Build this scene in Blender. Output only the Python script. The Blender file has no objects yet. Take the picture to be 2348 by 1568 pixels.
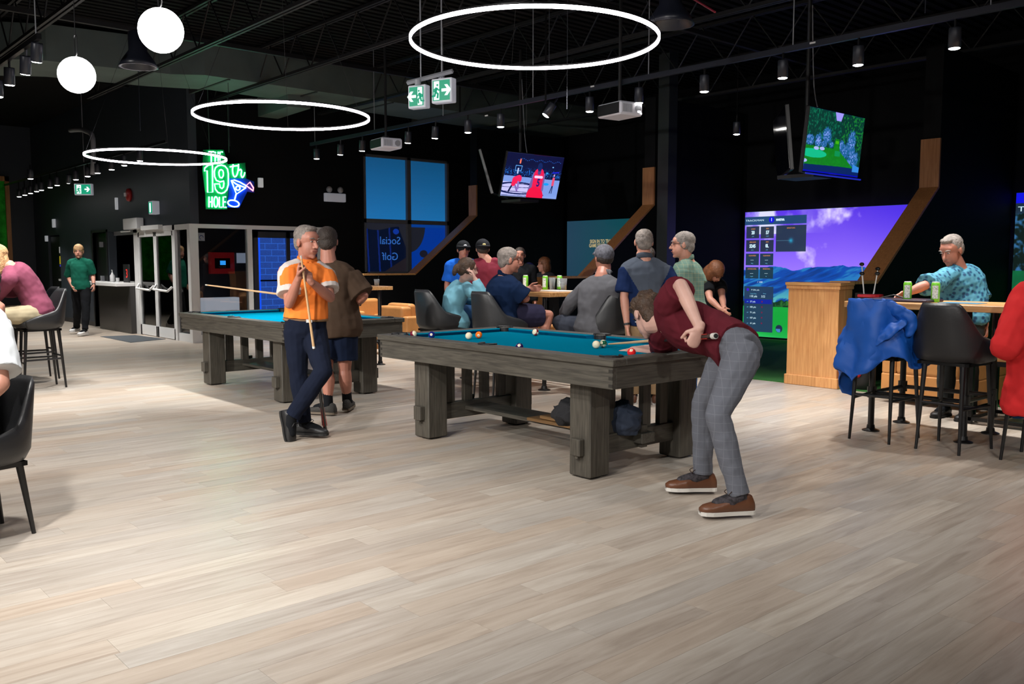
import bpy, bmesh, math, random
import numpy as np
from mathutils import Vector as V, Matrix, noise
random.seed(7)
SC = bpy.context.scene
COL = SC.collection
PI = math.pi
# ---------------------------------------------------------------- camera, world, exposure
F, PITCH, YAW, CH = 2036.6, 0.0898, -0.8451, 1.404     # focal length in pixels, tilt down, heading, eye height
FW = V((math.sin(YAW)*math.cos(PITCH), math.cos(YAW)*math.cos(PITCH), -math.sin(PITCH)))
RT = V((math.cos(YAW), -math.sin(YAW), 0))
UP = RT.cross(FW)
CAM = V((0, 0, CH))
cd = bpy.data.cameras.new('camera'); cam = bpy.data.objects.new('camera', cd); COL.objects.link(cam)
cd.sensor_width = 36; cd.lens = 36*F/2348; cd.clip_end = 200; cd.clip_start = .05
cam.matrix_world = Matrix((( RT.x, UP.x, -FW.x, CAM.x), (RT.y, UP.y, -FW.y, CAM.y), (RT.z, UP.z, -FW.z, CAM.z), (0,0,0,1)))
SC.camera = cam
w = bpy.data.worlds.new('world'); SC.world = w; w.use_nodes = True
w.node_tree.nodes['Background'].inputs[0].default_value = (.35,.45,.6,1)
w.node_tree.nodes['Background'].inputs[1].default_value = 0.035
SC.view_settings.view_transform = 'Standard'; SC.view_settings.look = 'None'
SC.view_settings.gamma = 1; SC.view_settings.exposure = 0.12
try: SC.view_settings.use_curve_mapping = False
except Exception: pass
cy = SC.cycles
cy.use_denoising = True; cy.max_bounces = 6; cy.diffuse_bounces = 3; cy.glossy_bounces = 4; cy.transmission_bounces = 6
cy.transparent_max_bounces = 8; cy.caustics_reflective = False; cy.caustics_refractive = False; cy.sample_clamp_indirect = 4
SPOT_W = 170.0
RING_E = 20.0
GLOBE_E = 12.0
NEON_E = 11.0

BEAMS = [(-4.8,1.2,330,150,0,0),(-8.2,1.6,70,140,0,0),(-12.0,3.4,300,120,0,0),(-17.0,4.4,420,120,0,0),(-1.9,5.0,100,120,0,0),(-6.3,6.3,240,120,0,0),(-3.6,6.9,150,110,0,0),
    (-1.5,-2.2,750,64,-5.0,4.6),(-6.5,-3.2,1700,56,-8.4,4.6),(-3.6,.2,430,110,-4.4,1.5),(1.2,1.5,400,60,-3.6,6.6),(-5.0,-3.5,280,80,-5.5,1.0),(-9.0,4.6,800,62,0,0)]

def ray(px, py): return FW + RT*((px-1174)/F) - UP*((py-784)/F)
def at(px, py, Z): return CAM + ray(px, py)*Z                      # a point at view depth Z
def onz(px, py, z=0.0): d = ray(px, py); return CAM + d*((z-CH)/d.z)
def onx(px, py, X): d = ray(px, py); return CAM + d*(X/d.x)
def ony(px, py, Y): d = ray(px, py); return CAM + d*(Y/d.y)
RTH = V((RT.x, RT.y, 0)); FWH = V((FW.x, FW.y, 0)).normalized(); ZZ = V((0,0,1))

# ---------------------------------------------------------------- materials
_M = {}
def mat(name, col, rough=.6, metal=0.0, emit=None, es=1.0, spec=.5, bump=0.0, bscale=40, var=0.0, vscale=6, coat=0.0, sheen=0.0, stretch=None):
    if name in _M: return _M[name]
    m = bpy.data.materials.new(name); m.use_nodes = True; nt = m.node_tree; N = nt.nodes; L = nt.links
    b = N['Principled BSDF']
    b.inputs['Base Color'].default_value = (*col, 1); b.inputs['Roughness'].default_value = rough
    b.inputs['Metallic'].default_value = metal; b.inputs['Specular IOR Level'].default_value = spec
    if coat: b.inputs['Coat Weight'].default_value = coat
    if emit: b.inputs['Emission Color'].default_value = (*emit, 1); b.inputs['Emission Strength'].default_value = es
    tc = N.new('ShaderNodeTexCoord'); mp = N.new('ShaderNodeMapping'); L.new(tc.outputs['Object'], mp.inputs[0])
    if stretch: mp.inputs['Scale'].default_value = stretch
    if var or bump:
        n1 = N.new('ShaderNodeTexNoise'); n1.inputs['Scale'].default_value = vscale; n1.inputs['Detail'].default_value = 5
        L.new(mp.outputs[0], n1.inputs['Vector'])
    if var:
        r = N.new('ShaderNodeMapRange'); r.inputs[1].default_value = .3; r.inputs[2].default_value = .7
        r.inputs[3].default_value = 1-var; r.inputs[4].default_value = 1+var; L.new(n1.outputs[0], r.inputs[0])
        mx = N.new('ShaderNodeMix'); mx.data_type = 'RGBA'; mx.blend_type = 'MULTIPLY'; mx.inputs[0].default_value = 1
        mx.inputs[6].default_value = (*col, 1); L.new(r.outputs[0], mx.inputs[7]); L.new(mx.outputs[2], b.inputs['Base Color'])
    if bump:
        n2 = N.new('ShaderNodeTexNoise'); n2.inputs['Scale'].default_value = bscale; n2.inputs['Detail'].default_value = 4
        L.new(mp.outputs[0], n2.inputs['Vector'])
        bp = N.new('ShaderNodeBump'); bp.inputs['Strength'].default_value = bump; bp.inputs['Distance'].default_value = .01
        L.new(n2.outputs[0], bp.inputs['Height']); L.new(bp.outputs[0], b.inputs['Normal'])
    _M[name] = m; return m

def wood(name, c1, c2, axis=0, scale=3.0, rough=.45, ring=18, bump=.15, coat=0.0):
    if name in _M: return _M[name]
    m = bpy.data.materials.new(name); m.use_nodes = True; nt = m.node_tree; N = nt.nodes; L = nt.links
    b = N['Principled BSDF']; b.inputs['Roughness'].default_value = rough
    if coat: b.inputs['Coat Weight'].default_value = coat
    g = N.new('ShaderNodeNewGeometry'); mp = N.new('ShaderNodeMapping'); L.new(g.outputs['Position'], mp.inputs[0])
    s = [ring]*3; s[axis] = ring*.06; mp.inputs['Scale'].default_value = s
    n = N.new('ShaderNodeTexNoise'); n.inputs['Scale'].default_value = scale; n.inputs['Detail'].default_value = 7; n.inputs['Distortion'].default_value = .6
    L.new(mp.outputs[0], n.inputs['Vector'])
    r = N.new('ShaderNodeValToRGB'); r.color_ramp.elements[0].position = .32; r.color_ramp.elements[1].position = .68
    r.color_ramp.elements[0].color = (*c1, 1); r.color_ramp.elements[1].color = (*c2, 1)
    L.new(n.outputs[0], r.inputs[0]); L.new(r.outputs[0], b.inputs['Base Color'])
    bp = N.new('ShaderNodeBump'); bp.inputs['Strength'].default_value = bump; bp.inputs['Distance'].default_value = .003
    L.new(n.outputs[0], bp.inputs['Height']); L.new(bp.outputs[0], b.inputs['Normal'])
    _M[name] = m; return m

def emis(name, col, s):
    if name in _M: return _M[name]
    m = bpy.data.materials.new(name); m.use_nodes = True; N = m.node_tree.nodes; b = N['Principled BSDF']
    b.inputs['Base Color'].default_value = (.02,.02,.02,1); b.inputs['Roughness'].default_value = .4
    b.inputs['Emission Color'].default_value = (*col, 1); b.inputs['Emission Strength'].default_value = s
    _M[name] = m; return m

def glass(name, tint=(1,1,1), refl=1.0):
    if name in _M: return _M[name]
    m = bpy.data.materials.new(name); m.use_nodes = True; nt = m.node_tree; N = nt.nodes; L = nt.links
    N.remove(N['Principled BSDF'])
    t = N.new('ShaderNodeBsdfTransparent'); t.inputs[0].default_value = (*tint, 1)
    g = N.new('ShaderNodeBsdfGlossy'); g.inputs['Roughness'].default_value = 0.0; g.inputs[0].default_value = (1,1,1,1)
    f = N.new('ShaderNodeFresnel'); f.inputs[0].default_value = 1.5
    mu = N.new('ShaderNodeMath'); mu.operation = 'MULTIPLY'; mu.use_clamp = True; mu.inputs[1].default_value = refl
    L.new(f.outputs[0], mu.inputs[0]); x = N.new('ShaderNodeMixShader')
    L.new(mu.outputs[0], x.inputs[0]); L.new(t.outputs[0], x.inputs[1]); L.new(g.outputs[0], x.inputs[2])
    L.new(x.outputs[0], N['Material Output'].inputs[0]); _M[name] = m; return m

def clear_cup(name):
    m = glass(name, (.93,.94,.95), 1.6); nt = m.node_tree; N = nt.nodes; L = nt.links
    if 'highlight_white' in N: return m
    d = N.new('ShaderNodeBsdfDiffuse'); d.name = 'highlight_white'; d.inputs[0].default_value = (.75,.78,.8,1); x = N.new('ShaderNodeMixShader'); x.inputs[0].default_value = .22  # white diffuse mixed into clear glass, standing in for bright highlights
    src = N['Material Output'].inputs[0].links[0].from_socket; L.new(src, x.inputs[1]); L.new(d.outputs[0], x.inputs[2]); L.new(x.outputs[0], N['Material Output'].inputs[0]); return m
def pict(name, arr, strength):
    """emissive picture painted as an array (h, w, 3) in display values, shown through UVs"""
    h, w_, _ = arr.shape
    im = bpy.data.images.new(name, w_, h, alpha=False)
    a = np.ones((h, w_, 4), np.float32); a[..., :3] = np.clip(arr[::-1], 0, 1); im.pixels.foreach_set(a.ravel()); im.update(); im.pack()
    m = bpy.data.materials.new(name); m.use_nodes = True; nt = m.node_tree; N = nt.nodes; b = N['Principled BSDF']
    t = N.new('ShaderNodeTexImage'); t.image = im; b.inputs['Base Color'].default_value = (.02,.02,.02,1)
    b.inputs['Roughness'].default_value = .35
    nt.links.new(t.outputs[0], b.inputs['Emission Color']); b.inputs['Emission Strength'].default_value = strength
    return m

# ---------------------------------------------------------------- mesh building
class MB:
    def __init__(s): s.v = []; s.f = []; s.m = []; s.uv = None
    def add(s, vs, fs, mi=0):
        o = len(s.v); s.v += [tuple(x) for x in vs]; s.f += [tuple(o+i for i in f) for f in fs]; s.m += [mi]*len(fs); return s
    def box(s, x0, y0, z0, x1, y1, z1, mi=0, M=None, bev=0):
        if bev:
            b = bev; xs = [x0, x1]; ys = [y0, y1]; zs = [z0, z1]
            vs = []; idx = {}
            for i in (0,1):
                for j in (0,1):
                    for k in (0,1):
                        for ax in range(3):
                            p = [xs[i], ys[j], zs[k]]; sg = [1-2*i, 1-2*j, 1-2*k]
                            for a2 in range(3):
                                if a2 != ax: p[a2] += sg[a2]*b
                            idx[i,j,k,ax] = len(vs); vs.append(p)
            fs = []
            for ax in range(3):
                o = [a for a in range(3) if a != ax]
                for side in (0,1):
                    q = []
                    for (a_, b_) in ((0,0),(1,0),(1,1),(0,1)):
                        t = [0,0,0]; t[ax] = side; t[o[0]] = a_; t[o[1]] = b_; q.append(idx[t[0],t[1],t[2],ax])
                    if (side == 1) == (ax == 1): q = q[::-1]
                    fs.append(q)
            for ax in range(3):
                o = [a for a in range(3) if a != ax]
                for a_ in (0,1):
                    for b_ in (0,1):
                        q = []
                        for (e, axx) in ((0,o[0]),(1,o[0]),(1,o[1]),(0,o[1])):
                            t = [0,0,0]; t[ax] = e; t[o[0]] = a_; t[o[1]] = b_; q.append(idx[t[0],t[1],t[2],axx])
                        fs.append(q)
            for i in (0,1):
                for j in (0,1):
                    for k in (0,1): fs.append([idx[i,j,k,0], idx[i,j,k,1], idx[i,j,k,2]])
        else:
            vs = [(x0,y0,z0),(x1,y0,z0),(x1,y1,z0),(x0,y1,z0),(x0,y0,z1),(x1,y0,z1),(x1,y1,z1),(x0,y1,z1)]
            fs = [(3,2,1,0),(4,5,6,7),(0,1,5,4),(1,2,6,5),(2,3,7,6),(3,0,4,7)]
        if M is not None: vs = [M @ V(p) for p in vs]
        return s.add(vs, fs, mi)
    def tube(s, pts, rad, n=10, closed=False, mi=0, cap=True, ref=None, round_cap=False, smooth=0):
        pts = [V(p) for p in pts]
        rad = [(r, r) if not isinstance(r, (tuple, list)) else tuple(r) for r in (rad if isinstance(rad, (list, tuple)) and len(rad) == len(pts) and not (len(pts) == 2 and isinstance(rad, tuple)) else [rad]*len(pts))]
        if smooth and len(pts) > 2:
            P2 = []; R2 = []
            for i in range(len(pts)-1):
                p0 = pts[max(i-1,0)]; p1 = pts[i]; p2 = pts[i+1]; p3 = pts[min(i+2,len(pts)-1)]
                r0 = rad[max(i-1,0)]; r1 = rad[i]; r2 = rad[i+1]; r3 = rad[min(i+2,len(pts)-1)]
                for k in range(smooth):
                    t = k/smooth
                    c = lambda a,b,c_,d: .5*((2*b)+(c_-a)*t+(2*a-5*b+4*c_-d)*t*t+(3*b-a-3*c_+d)*t**3)
                    P2.append(V([c(p0[q],p1[q],p2[q],p3[q]) for q in range(3)])); R2.append(tuple(c(r0[q],r1[q],r2[q],r3[q]) for q in (0,1)))
            P2.append(pts[-1]); R2.append(rad[-1]); pts, rad = P2, R2
        T = []
        m = len(pts)
        for i in range(m):
            if closed: t = pts[(i+1)%m]-pts[i-1]
            else: t = pts[min(i+1,m-1)]-pts[max(i-1,0)]
            T.append(t.normalized() if t.length > 1e-9 else V((0,0,1)))
        if ref is not None:
            refs = ref if isinstance(ref, list) else [ref]*m
            if len(refs) != m: refs = [V(refs[0]).lerp(V(refs[-1]), i/(m-1)) for i in range(m)]
            S = [(V(r)-t*V(r).dot(t)).normalized() for r, t in zip(refs, T)]
        else:
            a = V((0,0,1)) if abs(T[0].z) < .9 else V((1,0,0)); S = [(a-T[0]*a.dot(T[0])).normalized()]
            for i in range(1, m): a = S[-1]; q = a-T[i]*a.dot(T[i]); S.append(q.normalized() if q.length > 1e-6 else a)
        if round_cap and not closed:
            def capr(i, sgn):
                out = []
                rr = .5*(rad[i][0]+rad[i][1])
                for k in (.5,.8,.96):
                    q = math.sqrt(1-k*k); out.append((pts[i]+T[i]*sgn*rr*k, (rad[i][0]*q, rad[i][1]*q), T[i], S[i]))
                return out
            A = capr(0,-1)[::-1]; B = capr(m-1,1)
            pts = [a[0] for a in A]+pts+[b[0] for b in B]; rad = [a[1] for a in A]+rad+[b[1] for b in B]
            T = [a[2] for a in A]+T+[b[2] for b in B]; S = [a[3] for a in A]+S+[b[3] for b in B]; m = len(pts)
        vs = []
        for p, r, t, sd in zip(pts, rad, T, S):
            fr = t.cross(sd)
            for k in range(n):
                a = 2*PI*k/n; vs.append(p + sd*(math.cos(a)*r[0]) + fr*(math.sin(a)*r[1]))
        fs = []
        for i in range(m if closed else m-1):
            j = (i+1)%m
            for k in range(n): fs.append((i*n+k, i*n+(k+1)%n, j*n+(k+1)%n, j*n+k))
        if not closed and cap: fs.append(tuple(range(n))[::-1]); fs.append(tuple((m-1)*n+k for k in range(n)))
        return s.add(vs, fs, mi)
    def ell(s, c, r, B=None, nu=14, nv=9, mi=0, zmin=None):
        c = V(c); vs = []; fs = []
        for i in range(nv+1):
            ph = -PI/2 + PI*i/nv
            for k in range(nu):
                th = 2*PI*k/nu; p = V((r[0]*math.cos(ph)*math.cos(th), r[1]*math.cos(ph)*math.sin(th), r[2]*math.sin(ph)))
                if zmin is not None: p.z = max(p.z, zmin)
                vs.append(c + (B @ p if B is not None else p))
        for i in range(nv):
            for k in range(nu): fs.append((i*nu+k, i*nu+(k+1)%nu, (i+1)*nu+(k+1)%nu, (i+1)*nu+k))
        return s.add(vs, fs, mi)
    def lathe(s, prof, c=(0,0,0), n=20, mi=0, close=False):
        vs = []; fs = []; m = len(prof)
        for (r, z) in prof:
            for k in range(n): a = 2*PI*k/n; vs.append((c[0]+r*math.cos(a), c[1]+r*math.sin(a), c[2]+z))
        for i in range(m-1):
            for k in range(n): fs.append((i*n+k, i*n+(k+1)%n, (i+1)*n+(k+1)%n, (i+1)*n+k))
        if prof[0][0] > 1e-6: fs.append(tuple(range(n))[::-1])
        if prof[-1][0] > 1e-6: fs.append(tuple((m-1)*n+k for k in range(n)))
        return s.add(vs, fs, mi)
    def poly(s, pts, nrm, th, mi=0):
        """a flat polygon (any plane) given thickness th along -nrm"""
        pts = [V(p) for p in pts]; nrm = V(nrm).normalized(); n = len(pts)
        vs = pts + [p-nrm*th for p in pts]
        fs = [tuple(range(n)), tuple(range(2*n-1, n-1, -1))] + [(i, n+i, n+(i+1)%n, (i+1)%n) for i in range(n)]
        return s.add(vs, fs, mi)
    def mesh(s, name, mats=None, smooth=False):
        me = bpy.data.meshes.new(name); me.from_pydata(s.v, [], s.f)
        mats = mats if isinstance(mats, (list, tuple)) else [mats]
        for m_ in mats:
            if m_ is not None: me.materials.append(m_)
        if len(mats) > 1: me.polygons.foreach_set('material_index', s.m)
        if smooth: me.polygons.foreach_set('use_smooth', [True]*len(me.polygons))
        me.update(); return me
    def build(s, name, m, parent=None, loc=(0,0,0), smooth=False, fixn=False):
        me = s.mesh(name, m, smooth)
        if fixn:
            bm = bmesh.new(); bm.from_mesh(me); bmesh.ops.recalc_face_normals(bm, faces=bm.faces); bm.to_mesh(me); bm.free()
        return link(name, me, parent, loc)

def link(name, me, parent=None, loc=(0,0,0)):
    o = bpy.data.objects.new(name, me); COL.objects.link(o); o.location = loc
    if parent is not None: o.parent = parent
    return o
def tag(o, label=None, cat=None, group=None, kind=None):
    if label: o['label'] = label
    if cat: o['category'] = cat
    if group: o['group'] = group
    if kind: o['kind'] = kind
    return o
def empty(name, label, cat, loc=(0,0,0), rz=0, group=None):
    o = bpy.data.objects.new(name, None); COL.objects.link(o); o.location = loc; o.rotation_euler = (0,0,rz)
    o.empty_display_size = .1
    return tag(o, label, cat, group)
def dup(root, loc=None, rz=None, label=None, group=None, rot=None):
    def cp(o, par):
        c = o.copy(); COL.objects.link(c)
        if par is not None: c.parent = par
        for ch in list(o.children): cp(ch, c)
        return c
    r = cp(root, None)
    if loc is not None: r.location = loc
    if rz is not None: r.rotation_euler = (0,0,rz)
    if rot is not None: r.rotation_euler = rot
    if label: r['label'] = label
    if group: r['group'] = group
    return r
def rbox(name, m, b, parent, r=.04, seg=4):
    o = MB().box(*b).build(name, m, parent, smooth=True)
    md = o.modifiers.new('b', 'BEVEL'); md.width = r; md.segments = seg; md.harden_normals = True; md.limit_method = 'ANGLE'
    return o
def struct(o): o['kind'] = 'structure'; return o
def boxo(name, m, b, parent=None, bev=0, loc=(0,0,0)): return MB().box(*b, bev=bev).build(name, m, parent, loc)
def text_mesh(txt, size, ext=.001, align='CENTER', xs=1.0, bold=0.0):
    cu = bpy.data.curves.new('lettering', 'FONT'); cu.body = txt; cu.size = size; cu.extrude = ext; cu.align_x = align; cu.align_y = 'CENTER'
    cu.resolution_u = 3; cu.offset = bold
    o = bpy.data.objects.new('lettering', cu); COL.objects.link(o); o.scale = (1,1,1)
    me = bpy.data.meshes.new_from_object(o.evaluated_get(bpy.context.evaluated_depsgraph_get()))
    bpy.data.objects.remove(o); bpy.data.curves.remove(cu)
    if xs != 1: me.transform(Matrix.Diagonal((xs,1,1,1)))
    return me
def letters(txt, size, m, parent, xdir, ydir, pos, xs=1.0, ext=.001, align='CENTER', bold=0.0, name='lettering'):
    me = text_mesh(txt, size, ext, align, xs, bold); me.materials.clear(); me.materials.append(m)
    x = V(xdir).normalized(); y = V(ydir).normalized(); z = x.cross(y)
    me.transform(Matrix(((x.x,y.x,z.x,pos[0]),(x.y,y.y,z.y,pos[1]),(x.z,y.z,z.z,pos[2]),(0,0,0,1))))
    return link(name, me, parent)
# ---------------------------------------------------------------- shared materials
M_BLACK = mat('black_paint', (.0032,.0036,.0045), .7, spec=.15, bump=.05, bscale=60)
M_WALLL = mat('dark_wall_paint', (.036,.046,.060), .5, bump=.04, bscale=50)
M_CEIL = mat('ceiling_black', (.0045,.0042,.0042), .9, spec=.2)
M_STEEL = mat('dark_steel', (.012,.012,.013), .55, .1)
M_DUCT = mat('painted_duct', (.10,.13,.12), .6, var=.15, vscale=2)
M_BLKMET = mat('black_metal', (.008,.008,.009), .32, .2, spec=.6)
M_ALU = mat('clear_anodised_frame', (.74,.75,.75), .4, .0)
M_WHITE = mat('white_plastic', (.7,.71,.72), .4)
M_GREY = mat('grey_plastic', (.30,.31,.34), .4)
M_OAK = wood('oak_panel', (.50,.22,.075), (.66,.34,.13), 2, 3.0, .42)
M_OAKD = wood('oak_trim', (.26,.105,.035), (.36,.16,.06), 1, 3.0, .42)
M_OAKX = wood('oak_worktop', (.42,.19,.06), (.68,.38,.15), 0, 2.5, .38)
M_TABW = wood('grey_oak_stain', (.040,.036,.030), (.088,.080,.064), 0, 3.2, .5, ring=24, bump=.25)
M_TABV = wood('grey_oak_stain_upright', (.040,.035,.028), (.085,.076,.060), 2, 3.2, .5, ring=24, bump=.25)
M_TABY = wood('grey_oak_stain_cross', (.040,.036,.030), (.085,.078,.062), 1, 3.2, .5, ring=24, bump=.25)
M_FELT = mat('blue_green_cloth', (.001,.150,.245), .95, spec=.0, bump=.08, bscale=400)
M_FELT2 = mat('cushion_cloth_shaded', (.001,.075,.160), .95, spec=.0, bump=.08, bscale=400)
M_LEATH = mat('tan_leather', (.50,.225,.070), .5, spec=.3, bump=.12, bscale=30, var=.12)
M_SHELL = mat('charcoal_leatherette', (.015,.0155,.017), .42, bump=.08, bscale=120)
M_TURF = mat('turf', (.020,.135,.018), .9, bump=.9, bscale=220, var=.3, vscale=90)
M_RUB = mat('black_rubber', (.006,.006,.007), .55)
M_LAMP = emis('lamp_lens', (1,.96,.92), 30)

# ---------------------------------------------------------------- floor: planks 0.15 m wide laid along Y
def plank_mat(name, use_obj):
    m = bpy.data.materials.new(name); m.use_nodes = True; nt = m.node_tree; N = nt.nodes; L = nt.links
    b = N['Principled BSDF']; b.inputs['Roughness'].default_value = .36; b.inputs['Specular IOR Level'].default_value = .45
    g = N.new('ShaderNodeNewGeometry')
    if use_obj:
        oi = N.new('ShaderNodeObjectInfo'); tone = oi.outputs['Random']
    else:
        a = N.new('ShaderNodeAttribute'); a.attribute_name = 'tone'; tone = a.outputs['Fac']
    mu = N.new('ShaderNodeMath'); mu.operation = 'MULTIPLY'; mu.inputs[1].default_value = 37.0; L.new(tone, mu.inputs[0])
    cx = N.new('ShaderNodeCombineXYZ'); L.new(mu.outputs[0], cx.inputs[2]); L.new(mu.outputs[0], cx.inputs[1])
    ad = N.new('ShaderNodeVectorMath'); L.new(g.outputs['Position'], ad.inputs[0]); L.new(cx.outputs[0], ad.inputs[1])
    mp = N.new('ShaderNodeMapping'); mp.inputs['Scale'].default_value = (14, 1.1, 1); L.new(ad.outputs[0], mp.inputs[0])
    n = N.new('ShaderNodeTexNoise'); n.inputs['Scale'].default_value = 1.6; n.inputs['Detail'].default_value = 8; n.inputs['Roughness'].default_value = .62; n.inputs['Distortion'].default_value = .8
    L.new(mp.outputs[0], n.inputs['Vector'])
    r = N.new('ShaderNodeValToRGB'); e = r.color_ramp.elements
    e[0].position = .24; e[0].color = (.315,.262,.212,1); e[1].position = .76; e[1].color = (.540,.490,.425,1)
    q = e.new(.45); q.color = (.425,.368,.308,1); L.new(n.outputs[0], r.inputs[0])
    # each board has its own tint: grey, tan or pale
    r2 = N.new('ShaderNodeValToRGB'); e = r2.color_ramp.elements; r2.color_ramp.interpolation = 'LINEAR'
    e[0].color = (.88,.88,.89,1); e[1].color = (1.15,1.15,1.13,1)
    for p_, c_ in ((.25,(.96,.90,.85,1)),(.5,(1.0,1.0,1.0,1)),(.75,(.88,.90,.93,1))): q = e.new(p_); q.color = c_
    L.new(tone, r2.inputs[0])
    mx = N.new('ShaderNodeMix'); mx.data_type = 'RGBA'; mx.blend_type = 'MULTIPLY'; mx.inputs[0].default_value = 1
    L.new(r.outputs[0], mx.inputs[6]); L.new(r2.outputs[0], mx.inputs[7]); L.new(mx.outputs[2], b.inputs['Base Color'])
    bp = N.new('ShaderNodeBump'); bp.inputs['Strength'].default_value = .12; bp.inputs['Distance'].default_value = .002
    L.new(n.outputs[0], bp.inputs['Height']); L.new(bp.outputs[0], b.inputs['Normal'])
    return m
X0, X1, Y0, Y1, ZC = -25.3, 3.0, -5.0, 14.4, 4.8
floor = struct(boxo('floor', mat('subfloor', (.05,.04,.035), .8), (X0, Y0, -.12, X1, Y1, -.005)))
PW, PL = .15, 1.22
planks = []
for i in range(int((X1-X0)/PW)):
    x = X0+i*PW; off = random.random()*PL; y = Y0-off
    while y < Y1:
        a, b_ = max(y, Y0), min(y+PL, Y1)
        if b_-a > .05: planks.append((x, a, b_))
        y += PL
def view_size(x, y):
    v = V((x, y, 0))-CAM; z = v.dot(FW)
    if z < .5: return -1
    px = 1174+F*v.dot(RT)/z; py = 784-F*v.dot(UP)/z
    if px < -120 or px > 2470 or py > 1700: return -1
    return 1/z
planks.sort(key=lambda p: -view_size(p[0]+PW/2, (p[1]+p[2])/2))
gm = .0007
pmesh = MB().box(gm/2, 0, -.004, PW-gm/2, PL-gm, 0).mesh('plank', [plank_mat('vinyl_plank', True)])
n_ind = 0; rest = MB(); tones = []
for (x, a, b_) in planks:
    vs = view_size(x+PW/2, (a+b_)/2)
    if n_ind < 300 and vs > 0 and b_-a > PL-.01:
        o = link('plank', pmesh, floor, (x, a, 0)); n_ind += 1
    else:
        rest.box(x+gm/2, a, -.004, x+PW-gm/2, b_-gm, 0); tones += [random.random()]*6
me = rest.mesh('distant_planks', [plank_mat('vinyl_plank_distant', False)])
at_ = me.attributes.new('tone', 'FLOAT', 'FACE'); at_.data.foreach_set('value', tones)
o = link('distant_planks', me, floor); o['kind'] = 'stuff'

# ---------------------------------------------------------------- shell of the room
YW, XW, YB = 6.07, -15.16, 14.3
ceil = struct(boxo('ceiling', M_CEIL, (X0, Y0, ZC, X1, Y1, ZC+.2)))
rib = MB().box(X0, -.05, ZC-.04, X1, .05, ZC).mesh('deck_rib', [M_CEIL])
deck = MB()
for i in range(120):
    x = -18+i*.16; deck.box(x, -1, ZC-.04, x+.08, Y1, ZC)
o = deck.build('deck_ribs', M_CEIL, ceil); o['kind'] = 'stuff'
wl = MB()
wl.box(X0, YW, 0, -24.1, YW+.15, ZC); wl.box(-24.1, YW, 2.05, -23.1, YW+.15, ZC); wl.box(-23.1, YW, 0, -20.56, YW+.15, ZC)
wl.box(-20.56, YW, 2.03, -17.2, YW+.15, ZC); wl.box(-19.62, YW, 0, -19.5, YW+.15, 2.03)
wl.box(-18.02, YW, 0, -17.95, YW+.15, 2.03); wl.box(-17.2, YW, 2.06, XW-.15, YW+.15, ZC); wl.box(XW-.15, YW, 2.06, XW, YW+.15, ZC)
struct(wl.build('wall_left', M_WALLL))
wf = MB()
wf.box(XW-.15, YW+.15, 2.06, XW, 8.62, ZC); wf.box(XW-.15, 8.62, 0, XW, 9.54, ZC)
wf.box(XW-.15, 9.54, 0, XW, 11.66, 1.15); wf.box(XW-.15, 9.54, 3.54, XW, 11.66, ZC); wf.box(XW-.15, 11.66, 0, XW, Y1, ZC)
struct(wf.build('wall_window', M_BLACK))
struct(boxo('wall_back', M_BLACK, (XW, YB, 0, X1, YB+.1, ZC)))
struct(boxo('wall_right', M_BLACK, (X1, Y0, 0, X1+.1, Y1, ZC)))
struct(boxo('wall_front', M_WALLL, (X0, Y0-.1, 0, X1, Y0, ZC)))
struct(boxo('wall_end', M_WALLL, (X0-.1, Y0, 0, X0, YW, ZC)))
bb = MB(); bb.box(X0, YW-.012, 0, -24.15, YW, .1); bb.box(-23.05, YW-.012, 0, -20.6, YW, .1)
struct(bb.build('baseboard_left', mat('dark_base', (.03,.03,.032), .5)))
# rooms behind the openings, so that the glass looks into something
bk = MB(); bk.box(-25, 9.9, 0, -15.31, 10.0, 3); bk.box(-25.1, YW+.2, 0, -25, 10, 3); bk.box(-18.35, YW+.15, 0, -18.25, 9.6, 3); bk.box(-25.1, YW+.15, 2.6, XW-.15, 10, 2.7)
struct(bk.build('wall_lobby', mat('lobby_paint', (.018,.021,.028), .5)))
struct(boxo('floor_lobby', mat('lobby_floor', (.18,.15,.12), .35), (-25, YW+.0, -.1, XW-.1, 9.9, -.002)))

# open web joists under the deck, running along X
jm = MB(); zb, zt = 4.18, 4.72
for z in (zb, zt):
    jm.box(X0+9, -.045, z-.02, X1, -.012, z+.02); jm.box(X0+9, .012, z-.02, X1, .045, z+.02)
x = X0+9; k = 0
while x < X1-.4:
    jm.tube([(x, 0, zb if k % 2 else zt), (x+.42, 0, zt if k % 2 else zb)], .011, 5); x += .42; k += 1
jme = jm.mesh('joist', [M_STEEL])
for y in (-.6, 1.2, 3.0, 4.85, 6.5, 8.6, 10.6, 12.5): link('joist', jme, ceil, (0, y, 0))
cb = MB()
for (x) in (-12.2, -7.4, -2.6): cb.box(x-.03, Y0, 4.4, x+.03, Y1, 4.46)
cb.build('bridging', M_STEEL, ceil)
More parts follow.
